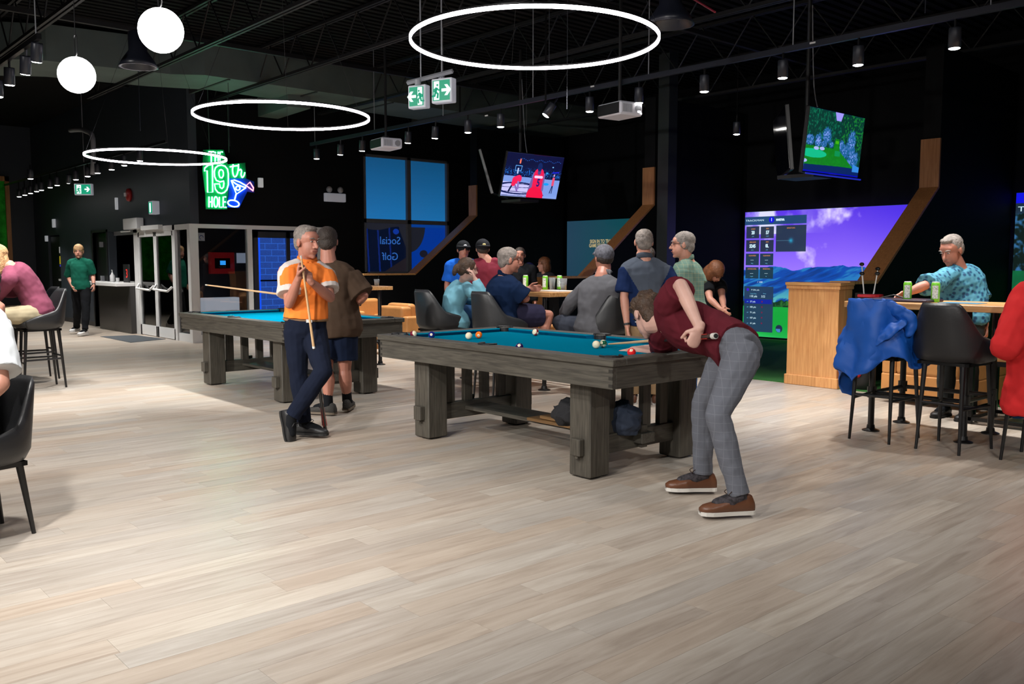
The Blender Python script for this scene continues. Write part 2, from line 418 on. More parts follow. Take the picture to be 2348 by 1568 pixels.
# main duct with a bend, its underside at 4.2 m
near = [onz(*q, 4.2) for q in ((-60,132),(107,139),(391,170),(470,172))]+[V((-13.33,15,4.2))]
far = [onz(*q, 4.2) for q in ((-60,172),(107,176),(340,198),(480,206))]+[V((-14.8,15,4.2))]
near = [p for p in near]; far = [p for p in far]
far = [V((min(max(p.x,X0+.1),X1-.1), min(p.y, Y1-.05), 4.2)) for p in far]; near = [V((min(max(p.x,X0+.1),X1-.1), min(p.y, Y1-.05), 4.2)) for p in near]
du = empty('air_duct', 'long dark rectangular duct running under the roof deck past the window', 'duct', (-13.5, 9, 4.2))
d = MB()
for i in range(len(near)-1):
    q = [near[i], near[i+1], far[i+1], far[i]]; lo = [p-V((-13.5,9,4.2)) for p in q]; hi = [p+V((0,0,.5)) for p in lo]
    d.add(lo+hi, [(3,2,1,0),(4,5,6,7),(0,1,5,4),(1,2,6,5),(2,3,7,6),(3,0,4,7)])
d.build('duct_body', M_DUCT, du)
fl = MB()
for y in (6.0, 7.5, 9.0, 10.5, 12):
    fl = MB(); fl.box(-14.83+13.5, y-9-.02, -.015, -13.30+13.5, y-9+.02, .515)
    fl.build('duct_flange', mat('duct_flange', (.03,.032,.03), .6), du)
a, b_, c_, d_ = [onz(*q, 4.0) for q in ((483,304),(531,306),(712,249),(661,244))]
du2 = MB().add([p for p in (a,b_,c_,d_)]+[p+V((0,0,.35)) for p in (a,b_,c_,d_)], [(3,2,1,0),(4,5,6,7),(0,1,5,4),(1,2,6,5),(2,3,7,6),(3,0,4,7)]).build('air_duct', M_DUCT)
tag(du2, 'short branch duct glowing green above the neon sign', 'duct')
cp = [onz(*q, 3.6) for q in ((180,296),)][0]
b2 = ony(213,400,5.2); t1 = ony(213,318,5.2); t0 = ony(183,297,5.2)
tag(MB().tube([b2, t1, t1.lerp(t0,.5)+V((0,0,.05)), t0, t0+V((-.6,0,.05))], .045, 10, smooth=4).build('pipe', M_GREY, smooth=True), 'grey conduit bending down from the ceiling above the walking man', 'pipe')

# ---------------------------------------------------------------- window in the far wall (shades above, dark blue panes below)
WY0, WY1, WZ0, WZ1 = 9.56, 11.64, 1.17, 3.52; WYM, WZM = 10.62, 2.22
win = empty('window_1', None, None, (XW, WY0, WZ0)); struct(win)
fr = MB(); M_WF = mat('window_frame_grey', (.10,.105,.12), .5)
def wb(y0, z0, y1, z1, x0=-.10, x1=.02): fr.box(x0, y0-WY0, z0-WZ0, x1, y1-WY0, z1-WZ0)
wb(WY0, WZ0, WY1, WZ0+.04); wb(WY0, WZ1-.05, WY1, WZ1); wb(WY0, WZ0, WY0+.03, WZ1); wb(WY1-.05, WZ0, WY1, WZ1)
wb(WYM-.045, WZ0, WYM+.045, WZ1); wb(WY0, WZM-.04, WY1, WZM+.04)
fr.build('window_frame', M_WF, win)
def shade_img(w_, h, kind):
    yy, xx = np.mgrid[0:h, 0:w_]; u = xx/w_; v = yy/h
    if kind == 0:
        a = np.stack([.08+.05*v-.02*u, .33+.13*v, .52+.20*v], -1)
        return a*(1+.02*np.random.rand(h, 1, 1))
    a = np.zeros((h, w_, 3)); a[:] = (.01,.05,.20)
    if kind == 1:
        a[:] = (.0,.045,.15); 
        for cx in (.04,.30,.58): a[np.abs(u-cx-.05*v) < .02] = (.03,.13,.42)
        cur = v < .10+.04*np.sin(u*6); a[cur] = (.12,.13,.17)
        a[(u > .83) & (v < .5*(u-.78)/.22)] = (.12,.13,.17)
        a[((u-.75)**2*.6+(v-.16)**2) < .0035] = (.04,.20,.60)
        a[(v > 1-.55*(u-.45)) & (u > .45)] = (.12,.10,.13)
    else:
        a[:] = (.0,.22,.62); a[v > 1.15-u*.9] = (.02,.12,.38)
        a[((u)**2*3+(v-.0)**2*1.6) < .55] = (.12,.13,.17)
        a[(v < .06)] = (.02,.25,.6)
        a[((u-.38)**2+(v-.62)**2*2) < .012] = (.10,.10,.16)
    return a
def pane(name, y0, z0, y1, z1, arr, st, x=-.05):
    me = bpy.data.meshes.new(name); me.from_pydata([(x, y0-WY0, z0-WZ0),(x, y1-WY0, z0-WZ0),(x, y1-WY0, z1-WZ0),(x, y0-WY0, z1-WZ0),(x-.01, y0-WY0, z0-WZ0),(x-.01, y1-WY0, z0-WZ0),(x-.01, y1-WY0, z1-WZ0),(x-.01, y0-WY0, z1-WZ0)], [], [(0,1,2,3),(7,6,5,4),(0,4,5,1),(1,5,6,2),(2,6,7,3),(3,7,4,0)])
    uv = me.uv_layers.new(); 
    for p in me.polygons:
        for li, k in zip(p.loop_indices, p.vertices): uv.data[li].uv = ((k % 4) in (1,2), (k % 4) in (2,3))
    me.materials.append(pict(name, arr, st)); return link(name, me, win)
pane('roller_shade', WY0+.03, WZM+.04, WYM-.045, WZ1-.05, shade_img(64,128,0), .75)
pane('roller_shade', WYM+.045, WZM+.04, WY1-.05, WZ1-.05, shade_img(64,128,0)*.97, .75)
pane('window_pane', WY0+.03, WZ0+.04, WYM-.045, WZM-.04, shade_img(128,128,1), .8)
pane('window_pane', WYM+.045, WZ0+.04, WY1-.05, WZM-.04, shade_img(128,128,2), .7)
M_DEC = emis('window_decal', (.03,.14,.5), .8)
letters('Social', .22, M_DEC, win, (0,-1,0), (0,0,1), (-.035, .62, .66))
letters('Golf', .22, M_DEC, win, (0,-1,0), (0,0,1), (-.035, .62, .34))

# ---------------------------------------------------------------- glazed lobby corner
lob = empty('door_1', None, None, (XW, YW, 0)); struct(lob)
lf = MB(); H = 2.06
def lb(x0, y0, z0, x1, y1, z1): lf.box(x0-XW, y0-YW, z0, x1-XW, y1-YW, z1)
lb(XW-.10, YW-.03, 0, XW+.02, YW+.12, H)                    # corner post
lb(-15.95, YW-.02, 0, -15.85, YW+.10, H); lb(-17.95, YW-.02, 0, -17.75, YW+.10, H)
lb(-17.95, YW-.02, H-.09, XW, YW+.10, H); lb(-15.85, YW, 0, XW-.1, YW+.08, .14)
lb(XW-.10, 7.10, 0, XW, 7.19, H); lb(XW-.10, YW+.1, H-.07, XW+.01, 8.62, H); lb(XW-.10, YW+.1, 0, XW, 7.1, .14)
lb(XW-.10, 8.55, 0, XW, 8.62, H)
lf.build('door_frame', M_ALU, lob)
M_GL = glass('clear_glass', (.93,.95,.97), 1.1)
g1 = MB(); g1.box(-15.85-XW, .03, .14, -15.26-XW, .036, H-.09); g1.build('pane', M_GL, lob)
g1 = MB(); g1.box(-.055, .12, .14, -.049, 1.03, H-.07); g1.build('pane', M_GL, lob)
for k, (xa, xb) in enumerate(((-17.75,-16.85),(-16.85,-15.95))):
    lv = MB(); a = xa-XW; b_ = xb-XW; y = -.01
    for q in ((a+.005,0,a+.07,H-.1),(b_-.07,0,b_-.005,H-.1),(a,0,b_,.2),(a,H-.19,b_,H-.09)): lv.box(q[0], y, q[1]+.01, q[2], y+.045, q[3])
    leaf = lv.build('door_leaf', M_ALU, lob)
    MB().box(a+.07, .012, .2, b_-.07, .018, H-.19).build('pane', M_GL, leaf)
    bar = MB().tube([(a+.06,-.03,.98),(a+.1,-.10,.90),(b_-.1,-.10,.88),(b_-.06,-.03,.96)], .022, 8).build('push_bar', M_ALU, leaf)
op = MB().box(-18.1-XW, -.16, 2.03, -17.35-XW, -.02, 2.24, bev=.01).build('door_operator', M_WHITE, lob)
MB().box(-17.3-XW, -.10, 2.0, -16.4-XW, -.02, 2.08).build('door_closer', M_ALU, lob)
MB().tube([(-18.35-XW,-.12,2.0),(-17.9-XW,-.10,2.0)], .015, 6).build('closer_arm', M_ALU, lob)
# outer doors with daylight behind
od = empty('door_2', None, None, (-18.2, onx(588, 600, -18.2).y-.5, 0)); struct(od)
def brick(w_, h):
    yy, xx = np.mgrid[0:h, 0:w_]; r = (yy//22); a = np.zeros((h, w_, 3)); a[:] = (.15,.28,.60)
    a *= (.85+.3*np.random.rand(h, w_, 1)); m = ((yy % 22) < 2) | (((xx+ (r % 2)*28) % 56) < 2); a[m] = (.20,.42,.86); a[:, :8] = (.10,.35,1.0)
    return a
p0 = onx(590, 545, -18.2); p1 = onx(672, 545, -18.2)
me = bpy.data.meshes.new('pane'); Wd = 2.0
me.from_pydata([(0,.55,.1),(0,1.95,.1),(0,1.95,1.95),(0,.55,1.95),(-.01,.55,.1),(-.01,1.95,.1),(-.01,1.95,1.95),(-.01,.55,1.95)], [], [(0,1,2,3),(7,6,5,4)])
uv = me.uv_layers.new()
for p in me.polygons:
    for li, k in zip(p.loop_indices, p.vertices): uv.data[li].uv = ((k % 4) in (1,2), (k % 4) in (2,3))
me.materials.append(pict('daylit_glass', brick(256, 300), .8)); link('pane', me, od)
of = MB()
for y in (.44, 1.2, 1.95): of.box(-.02, y, 0, .04, y+.09, 2.06)
of.box(-.02, .44, 1.93, .04, 2.04, 2.06); of.build('door_frame', M_GREY, od)
MB().tube([(.08,.55,1.0),(.1,1.15,1.0)], .018, 6).build('push_bar', M_STEEL, od)
# things in the lobby, on its inner wall
def on_wall(px, py): return onx(px, py, -18.22)
fp = empty('fire_alarm_panel', 'red fire alarm control panel with a small lit display in the lobby', 'alarm panel', on_wall(506, 603))
s_ = 1.0; p_tl = on_wall(477, 578); p_br = on_wall(535, 627); hw = (p_br.y-p_tl.y)/2; hh = (p_tl.z-p_br.z)/2
MB().box(0,-hw,-hh,.09,hw,hh,bev=.008).build('cabinet', mat('alarm_red', (.45,.012,.015), .4, emit=(.4,.01,.015), es=.06), fp)
MB().box(.09,-hw*.62,-hh*.5,.095,hw*.62,hh*.45).build('front_window', mat('black_gloss', (.006,.006,.008), .15), fp)
MB().box(.095,-hw*.2,-hh*.18,.099,hw*.25,hh*.22).build('display', emis('lcd', (.02,.25,.7), 1.3), fp)
for k in range(5): MB().box(.095,-hw*.3+k*hw*.12,-hh*.38,.1,-hw*.24+k*hw*.12,-hh*.32).build('key', M_GREY, fp)
p_tl = on_wall(542, 580); p_br = on_wall(569, 603)
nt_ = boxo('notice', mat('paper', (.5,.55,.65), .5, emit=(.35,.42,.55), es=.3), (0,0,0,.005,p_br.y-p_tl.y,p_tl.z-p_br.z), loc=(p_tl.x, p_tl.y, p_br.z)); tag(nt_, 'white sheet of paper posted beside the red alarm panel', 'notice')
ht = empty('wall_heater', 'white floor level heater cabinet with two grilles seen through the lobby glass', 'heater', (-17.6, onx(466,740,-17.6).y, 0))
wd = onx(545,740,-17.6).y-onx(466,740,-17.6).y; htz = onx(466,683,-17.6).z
MB().box(-.12,0,0,.12,wd,htz,bev=.01).build('cabinet', mat('heater_white_glow', (.6,.63,.68), .4, emit=(.4,.45,.52), es=.55), ht)  # self-glow added to lift the dim cabinet
for k in range(2):
    g = MB()
    for j in range(12): g.box(.12, .1*wd+k*wd*.5+j*wd*.028, htz*.12, .126, .1*wd+k*wd*.5+j*wd*.028+.008, htz*.62)
    g.build('grille', mat('grille_grey', (.25,.27,.3), .5), ht)
# accessibility push plate
pl = on_wall(461, 543)
p0 = onx(461,543,-15.3); pp = empty('push_plate', 'small square door plate with a wheelchair symbol beside the lobby corner post', 'sign', p0)
MB().box(0,-.06,-.07,.012,.06,.07).build('plate', M_WHITE, pp)
MB().tube([(.014,.035*math.cos(t*PI/5),-.01+.035*math.sin(t*PI/5)) for t in range(8)], .005, 5).build('symbol', mat('sign_blue', (.02,.08,.35), .5), pp)

# ---------------------------------------------------------------- openings in the left wall
d3 = empty('door_3', None, None, (-20.56, YW, 0)); struct(d3)
MB().box(0,.06,0,.94,.10,2.02).build('door_leaf', mat('black_door', (.008,.008,.009), .4), d3)
ff = MB(); ff.box(-.05,-.02,0,.0,.12,2.08); ff.box(.94,-.02,0,.99,.12,2.08); ff.box(-.05,-.02,2.03,.99,.12,2.08); ff.build('door_frame', mat('frame_black', (.02,.02,.022), .4), d3)
for z in (.3, 1.0, 1.72): MB().box(.42,-.0,z,.50,.06,z+.11).build('hinge', M_GREY, d3)
d4 = empty('door_4', None, None, (-24.1, YW, 0)); struct(d4)
MB().box(.05,.05,0,.95,.09,2.02).build('door_leaf', mat('black_door2', (.006,.006,.007), .5), d4)
MB().box(.78,.0,.95,.92,.05,1.0).build('door_handle', M_ALU, d4)
stc = empty('sticker', 'narrow strip of white and yellow stickers on the edge of the far door', 'sticker', ony(137, 590, YW-.01))
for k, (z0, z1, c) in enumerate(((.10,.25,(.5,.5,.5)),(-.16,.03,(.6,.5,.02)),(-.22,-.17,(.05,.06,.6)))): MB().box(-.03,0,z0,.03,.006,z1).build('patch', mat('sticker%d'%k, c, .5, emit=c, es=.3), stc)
ct = empty('counter', 'service counter with a white top and dark front in the wall opening', 'counter', (-19.9, YW, 0))
MB().box(.0,-.12,0,1.95,.0,.93).build('front_panel', mat('counter_front', (.035,.033,.032), .35), ct)
MB().box(-.45,-.38,.93,1.93,.45,1.0,bev=.006).build('worktop', mat('white_worktop', (.78,.78,.77), .35), ct)
MB().box(.42,.1,1.95,1.85,.14,2.03).build('header', M_GREY, ct)
bt = empty('sanitizer_bottle', 'white pump bottle standing on the white service counter', 'bottle', (-18.75, 5.88, 1.0))
MB().lathe([(.045,0),(.048,.01),(.048,.13),(.02,.17),(.02,.19)], n=14).build('body', M_WHITE, bt, smooth=True)
MB().tube([(0,0,.19),(0,0,.24),(-.04,0,.24)], .009, 6).build('pump', M_WHITE, bt)
cu = MB().lathe([(.03,0),(.036,.09),(.033,.09),(.03,.01)], n=12).build('cup', M_WHITE, loc=(-18.5, 5.9, 1.0)); tag(cu, 'small white cup beside the pump bottle on the counter', 'cup')
sg = empty('counter_sign', 'black upright sign with red lettering at the right of the counter', 'sign', (-18.15, 5.95, 1.0))
MB().box(-.16,0,0,.14,.03,.36).build('board', mat('sign_black', (.01,.01,.012), .4), sg)
letters('3', .24, emis('red_digits', (1,.03,.02), .9), sg, (1,0,0), (0,0,1), (.05,-.004,.17))
mt = MB(); mp_ = [onz(*q, .006) for q in ((230,771),(300,785),(380,777),(310,768))]
tag(mt.poly(mp_, (0,0,1), .006).build('door_mat', mat('mat_grey', (.06,.07,.08), .95, bump=.6, bscale=200), fixn=True), 'dark grey mat on the floor in front of the glass doors', 'mat')
# green planted wall panel at the far left
xg = X0+.06; gt = onx(19, 405, xg); gp = empty('moss_panel', 'tall green moss wall panel in a wooden frame at the far left', 'wall panel', (xg, gt.y-3.0, .9))
MB().box(-.04, 0, 0, .0, 2.9, gt.z-.9-.12).build('moss', mat('moss', (.02,.26,.02), .95, bump=1.0, bscale=25, var=.7, vscale=5, emit=(.01,.25,.01), es=.06), gp)  # moss also given a faint green glow of its own
f_ = MB(); f_.box(-.04,2.9,0,.06,3.0,gt.z-.9); f_.box(-.04,0,gt.z-.9-.12,.06,3.0,gt.z-.9); f_.build('frame', M_OAK, gp)
# devices on the dark wall
def dev(name, label, cat, px, py, w_, h, m, dp=.05, plane='y', v=None):
    p = ony(px, py, YW) if plane == 'y' else onx(px, py, XW)
    b = (-w_/2, -dp, -h/2, w_/2, 0, h/2) if plane == 'y' else (0, -w_/2, -h/2, dp, w_/2, h/2)
    m = mat('device_white_glow', (.7,.72,.74), .4, emit=(.5,.52,.55), es=.35)  # faint glow added so the boxes show whiter
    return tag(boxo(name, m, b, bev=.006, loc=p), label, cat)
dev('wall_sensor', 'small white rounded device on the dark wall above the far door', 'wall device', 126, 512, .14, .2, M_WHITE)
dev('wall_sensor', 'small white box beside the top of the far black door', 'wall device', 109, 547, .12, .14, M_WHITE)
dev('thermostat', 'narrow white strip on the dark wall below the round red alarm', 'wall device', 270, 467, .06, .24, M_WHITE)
fa = empty('fire_bell', 'round red fire alarm with a white lamp high on the dark wall', 'alarm', ony(298, 447, YW))
MB().lathe([(.13,0),(.12,.05),(.05,.07),(0,.07)], n=20).build('dome', mat('bell_red', (.35,.01,.01), .4), fa, smooth=True).rotation_euler = (PI/2,0,0)
MB().box(-.05,-.10,-.03,.0,-.06,.04).build('strobe', M_WHITE, fa)
dev('power_box', 'small white outlet box on the wall right of the neon sign', 'outlet', 596, 419, .09, .17, M_GREY, plane='x')
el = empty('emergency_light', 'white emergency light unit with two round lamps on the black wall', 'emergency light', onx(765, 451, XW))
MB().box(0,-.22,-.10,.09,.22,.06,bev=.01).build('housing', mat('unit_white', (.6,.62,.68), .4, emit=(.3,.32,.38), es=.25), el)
for s in (-1, 1): MB().ell((.05,s*.12,.13), (.05,.06,.06)).build('lamp_head', M_GREY, el, smooth=True)

# ---------------------------------------------------------------- exit signs
M_EXG = emis('exit_green', (.0,.30,.16), 1.0); M_EXW = emis('exit_white', (.75,1,.9), 1.4)
def exit_sign(label, o, ux, w_, h, right, runner=True, dp=.09):
    e = empty('exit_sign', label, 'exit sign', o); ux = V(ux).normalized(); nrm = ux.cross(ZZ)
    B = Matrix((( ux.x, nrm.x*-1, 0, 0), (ux.y, nrm.y*-1, 0, 0), (0,0,1,0), (0,0,0,1)))      # local x along the sign, -y out of its face
    def loc(mb, name, m):
        ob = mb.build(name, m, e); ob.data.transform(B); 
        bm = bmesh.new(); bm.from_mesh(ob.data); bmesh.ops.recalc_face_normals(bm, faces=bm.faces); bm.to_mesh(ob.data); bm.free(); return ob
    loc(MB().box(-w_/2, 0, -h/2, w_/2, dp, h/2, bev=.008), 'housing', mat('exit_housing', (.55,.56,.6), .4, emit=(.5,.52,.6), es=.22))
    loc(MB().box(-w_/2+.02, -.006, -h/2+.02, w_/2-.02, 0, h/2-.02), 'face', M_EXG)
    s = 1 if right else -1; q = h
    if runner:
        loc(MB().box(-s*w_*.22-w_*.13, -.008, -h*.38, -s*w_*.22+w_*.13, -.006, h*.38), 'door_symbol', M_EXW)
        cx = -s*w_*.22; m = MB()
        def st(p, r=.022): m.tube([(cx+s*x*q, -.010, z*q) for x, z in p], r*q*2, 5)
        st([(.02,.12),(-.04,-.06)], .03); st([(-.04,-.06),(.08,-.14),(.06,-.32)]); st([(-.04,-.06),(-.08,-.22),(-.20,-.22)]); st([(.02,.1),(.12,.0),(.18,.06)], .016); st([(.0,.1),(-.12,.04),(-.12,-.06)], .016)
        m.ell((cx+s*.05*q, -.010, .22*q), (.05*q,.004,.05*q), nu=8, nv=5); loc(m, 'running_figure', M_EXG)
        a = MB(); cx = s*w_*.25
        a.poly([(cx+s*q*x, -.009, z*q) for x, z in ((-.22,.06),(.04,.06),(-.08,.22),(.06,.22),(.24,0),(.06,-.22),(-.08,-.22),(.04,-.06),(-.22,-.06))], (0,-1,0), .003)
        loc(a, 'arrow', M_EXW)
    else: loc(MB().box(-w_*.15, -.008, -h*.35, w_*.15, -.006, h*.35), 'door_symbol', M_EXW)
    return e
ZE = 8.6
pL = at(955, 221, ZE); pR = at(1012, 207, ZE-.15); uxv = (V((.664,.748,0))*.85+V((.75,-.66,0))*.45).normalized()
e1 = exit_sign('left of the twin hanging exit signs, its arrow pointing left', pL, uxv, 44/F*ZE*1.08, 52/F*ZE, False)
e2 = exit_sign('right of the twin hanging exit signs, its arrow pointing right', pR, uxv, 50/F*ZE*1.08, 54/F*ZE, True)
hb = empty('sign_bracket', 'grey metal channel holding the twin exit signs', 'bracket', (pL+pR)/2+V((0,0,.19)))
c0 = at(934,190,ZE+.05); c1 = at(1038,163,ZE-.15); o_ = hb.location
MB().tube([c0-o_, c1-o_], .022, 4).build('channel', M_GREY, hb)
for q, z in (((965,178),ZE),((1013,167),ZE-.1)): p = at(*q, z); MB().tube([p-o_, V((p.x, p.y, ZC))-o_], .007, 6).build('hanging_rod', M_GREY, hb)
for q in ((958,188),(1012,176)): p = at(*q, ZE-.05); MB().tube([p-o_+V((0,0,.02)), p-o_-V((0,0,.03))], .03, 8).build('mount', M_GREY, hb)
p = at(190, 434, 17.5)
e3 = exit_sign('single exit sign with a right arrow hanging above the walking man in green', p, RTH, 40/F*17.5, 26/F*17.5, True)
MB().tube([(0,.04,.11),(0,.04,ZC-p.z)], .008, 6).build('hanging_rod', M_GREY, e3)
p = ony(345, 476, YW-.02)
e4 = exit_sign('small exit sign mounted flat on the wall above the glass doors', ony(345,476,YW-.14), (1,0,0), .20, .24, True, False, dp=.13)
# ---------------------------------------------------------------- ring pendants and globes
M_RING = emis('ring_light', (1,.90,.97), RING_E)
ringm = MB(); R = .9; n = 96
pr = [(-.007,-.012),(.007,-.012),(.007,.012),(-.007,.012)]
vs = []; fs = []
for i in range(n):
    a = 2*PI*i/n
    for (dr, dz) in pr: vs.append(((R+dr)*math.cos(a), (R+dr)*math.sin(a), dz))
for i in range(n):
    j = (i+1) % n
    for k in range(4): fs.append((i*4+k, j*4+k, j*4+(k+1) % 4, i*4+(k+1) % 4))
ringm.add(vs, fs); ring_me = ringm.mesh('light_ring', [M_RING])
hous = MB(); vs = []
for i in range(n):
    a = 2*PI*i/n
    for (dr, dz) in ((-.009,.012),(.009,.012),(.009,.024),(-.009,.024)): vs.append(((R+dr)*math.cos(a), (R+dr)*math.sin(a), dz))
hous.add(vs, fs); hous_me = hous.mesh('housing', [M_BLKMET])
RP = [(1225,95,283,'largest and nearest ring lamp, hanging over the front pool table'),(648,268,196,'middle ring lamp hanging over the rear pool table'),(360,361,152,'farthest ring lamp, hanging in front of the neon sign')]
for (px, py, hw, lab) in RP:
    c = at(px, py, F*.9/hw)
    r = empty('ring_lamp', lab, 'lamp', c, group='ring lamps'); del r['group']
    link('light_ring', ring_me, r); link('housing', hous_me, r)
    for a in (.5, 2.6, 4.7): MB().tube([(R*math.cos(a), R*math.sin(a), .03), (.15*math.cos(a), .15*math.sin(a), ZC-c.z)], .0018, 4).build('wire', M_BLKMET, r)
    MB().lathe([(.09,0),(.09,.05)], (0,0,ZC-c.z-.05), 16).build('canopy', M_BLKMET, r)
    ld = bpy.data.lights.new('ring_glow', 'POINT'); ld.energy = 25; ld.shadow_soft_size = .5; ld.color = (1,.93,.96)
M_GLOBE = emis('opal_globe', (1,.99,.97), GLOBE_E)
for (px, py, dpx, lab) in ((369,70,100,'larger and nearer white globe lamp at the upper left'),(176,172,81,'smaller white globe lamp, left of the other')):
    c = at(px, py, F*.25/dpx); g = empty('globe_lamp', lab, 'lamp', c)
    MB().ell((0,0,0), (.125,.125,.125), nu=28, nv=16).build('globe', M_GLOBE, g, smooth=True)
    MB().tube([V((.03*math.cos(t), 0, .16+.03*math.sin(t)-(0 if math.sin(t) > 0 else 0)+(.09 if math.sin(t) > 0 else 0))) for t in [k*PI/8 for k in range(16)]], .004, 5, closed=True).build('hanger_loop', M_BLKMET, g)
    MB().tube([(0,0,.28),(0,0,ZC-c.z)], .003, 5).build('cord', M_BLKMET, g)

# ---------------------------------------------------------------- track lighting
HL = .17
M_FIX = mat('fixture_black', (.022,.025,.036), .4, .1)
can = MB().lathe([(.0,HL),(.048,HL),(.05,HL-.01),(.05,0),(.043,0),(.043,.02),(.0,.02)], n=20).mesh('lamp_body', [M_FIX], True)
lens = MB().lathe([(.0,-.008),(.034,-.007),(.045,-.001),(.045,.004),(0,.004)], n=18).mesh('lens', [M_LAMP])
stem = MB().tube([(0,0,HL),(0,0,HL+.09)], .012, 6).mesh('stem', [M_BLKMET])
def spot_data(name, wt, ang=78, bl=.75, size=.06, col=(1,.968,.93)):
    d = bpy.data.lights.new(name, 'SPOT'); d.energy = wt; d.spot_size = math.radians(ang); d.spot_blend = bl; d.shadow_soft_size = size; d.color = col
    return d
SD = spot_data('track_beam', SPOT_W)
SDF = spot_data('far_beam', SPOT_W*.55, 84)
def head(name, label, pos, group, sd=None, rot=(0,0,0)):
    e = empty(name, label, 'spotlight', pos, group=group); e.rotation_euler = rot
    link('lamp_body', can, e); link('lens', lens, e); link('stem', stem, e)
    if sd: o = bpy.data.objects.new('beam', sd); COL.objects.link(o); o.location = (0,0,-.08); o.parent = e
    return e
tr = empty('light_track', 'long black lighting track running from above the far window towards the upper right', 'lighting track', (-7, 7.9, 3.46))
MB().box(-7.25,-.02,-.02,8.5,.02,.035).build('rail', M_FIX, tr)
for x in (-7.1,-5.2,-3.4,-1.5,.4,2.2,4.0,5.8): MB().tube([(x,0,.03),(x,0,ZC-3.46)], .006, 5).build('hanging_rod', M_GREY, tr)
for (px, py) in ((1350+8-0,198),(1863,98),(1093+22,265)):
    p = ony(px, py, 7.87); MB().box(-.03,0,-.008,.03,.006,.008).build('track_joint', M_WHITE, tr, p-tr.location)
ORD = ['first','second','third','fourth','fifth','sixth','seventh','eighth','ninth','tenth','eleventh','twelfth','thirteenth','fourteenth','fifteenth','sixteenth','seventeenth','eighteenth']
H14 = ((726,368),(780,360),(830,348),(884,338),(935,328),(997,315),(1073,301),(1148,285),(1352,247),(1465,227),(1615,198),(1795,167),(1968,137),(2189,98))
for i, (px, py) in enumerate(H14):
    p = ony(px, py-3, 7.9); p.z = 3.2
    head('track_spotlight', ORD[i]+' spotlight from the left under the long lighting track', p, 'spotlights under the long track', SD, (.0, .10 if 1 <= i <= 5 else 0, 0))
for k, x in enumerate((-2.3, -1.4, -.5, .5)): head('track_spotlight', ORD[14+k]+' spotlight from the left under the long lighting track', (x, 7.9, 3.2), 'spotlights under the long track', SD)
p = onz(1251, 265, 3.2); head('spotlight', 'single spotlight glaring brightly behind the long track, left of the white projector', p, None, SD, (-.5,.35,0)); p = p+V((0,0,.15)); tag(MB().tube([p, V((p.x,p.y,ZC))], .012, 6).build('hanging_rod', M_BLKMET), 'thin black rod holding the single glaring spotlight', 'rod')
p = onz(1689, 308, 3.2); q = head('spotlight', 'single small spotlight hanging low on a thin stem over the golf bay', p, None, None); MB().tube([(0,0,.2),(0,0,ZC-3.2)], .006, 5).build('rod', M_BLKMET, q)
# second track at the left and its heads, angled
tr2 = empty('light_track', 'black lighting track with angled spotlights at the top left corner', 'lighting track', (-10, 2.26, 3.42))
MB().box(-3.5,-.02,-.02,1.05,.02,.03).build('rail', M_BLKMET, tr2)
for x in (-3, -.8, .95): MB().tube([(x,0,.03),(x,0,ZC-3.42)], .006, 5).build('hanging_rod', M_GREY, tr2)
for kk, (px, py, ry) in enumerate(((84,142,.25),(58,170,.28),(22,195,.12),(-4,222,0))):
    p = ony(px, py, 2.28); head('track_spotlight', ORD[kk]+' spotlight from the right on the track at the top left corner', p, 'spotlights on the top left track', SD, (0,ry,0))
# far row
far_px = ((44,451),(57,447.5),(70,443.5),(84,439),(95,436),(115,430),(131,425),(157,419),(174,412),(201,404.5),(224,397),(256,389),(285,379.5),(321,369))
for i, (px, py) in enumerate(far_px):
    p = ony(px, py, 5.2); hh_ = head('track_spotlight', ORD[i]+' spotlight from the left in the far row over the walkway', p, 'far spotlights over the left walkway', SDF if i % 2 == 0 else None, (0,.4 if i == 7 else 0,0)); MB().tube([(0,0,HL),(0,0,max(3.24-p.z,.2))], .012, 6).build('drop_rod', M_BLKMET, hh_)
tr3 = boxo('light_track', M_BLKMET, (-24.2,-.02,0,-13.8,.02,.04), loc=(0,5.2,3.22)); tag(tr3, 'far black lighting track over the left walkway', 'lighting track'); 
tr3.rotation_euler = (0,0,0)
p = onz(70, 410, 2.95); head('spotlight', 'lone far spotlight above the row at the left', p, None, SDF)
# added spotlights without fixtures, filling in light on floor, tables and people
def beam(x, y, z=3.3, wt=None, ang=80, col=(1,.968,.93), rx=0, ry=0):
    d = spot_data('added_beam', wt or SPOT_W, ang, 1.0, .08, col); o = bpy.data.objects.new('added_beam', d); COL.objects.link(o); o.location = (x, y, z); o.rotation_euler = (rx, ry, 0); return o
for (x, y, wt, an, tx_, ty_) in BEAMS:
    o = beam(x, y, 3.3, wt, an)
    if tx_ or ty_: o.rotation_euler = (V((tx_, ty_, .6))-V((x, y, 3.3))).to_track_quat('-Z', 'Y').to_euler()

# dark dome pendants
for (px, py, Z, lab) in ((317,140,9,'dark dome pendant between the two white globes'),(1537,40,7,'dark dome pendant above the black column')):
    c = at(px, py, Z); e = empty('dome_pendant', lab, 'lamp', c)
    MB().lathe([(.05,.3),(.09,.28),(.09,.1),(.16,.0),(.19,-.06),(.17,-.06),(.08,.05),(0,.06)], n=24).build('shade', mat('dome_shade', (.010,.012,.02), .35), e, smooth=True)
    MB().tube([(0,0,.28),(0,0,ZC-c.z)], .012, 6).build('stem', M_BLKMET, e)
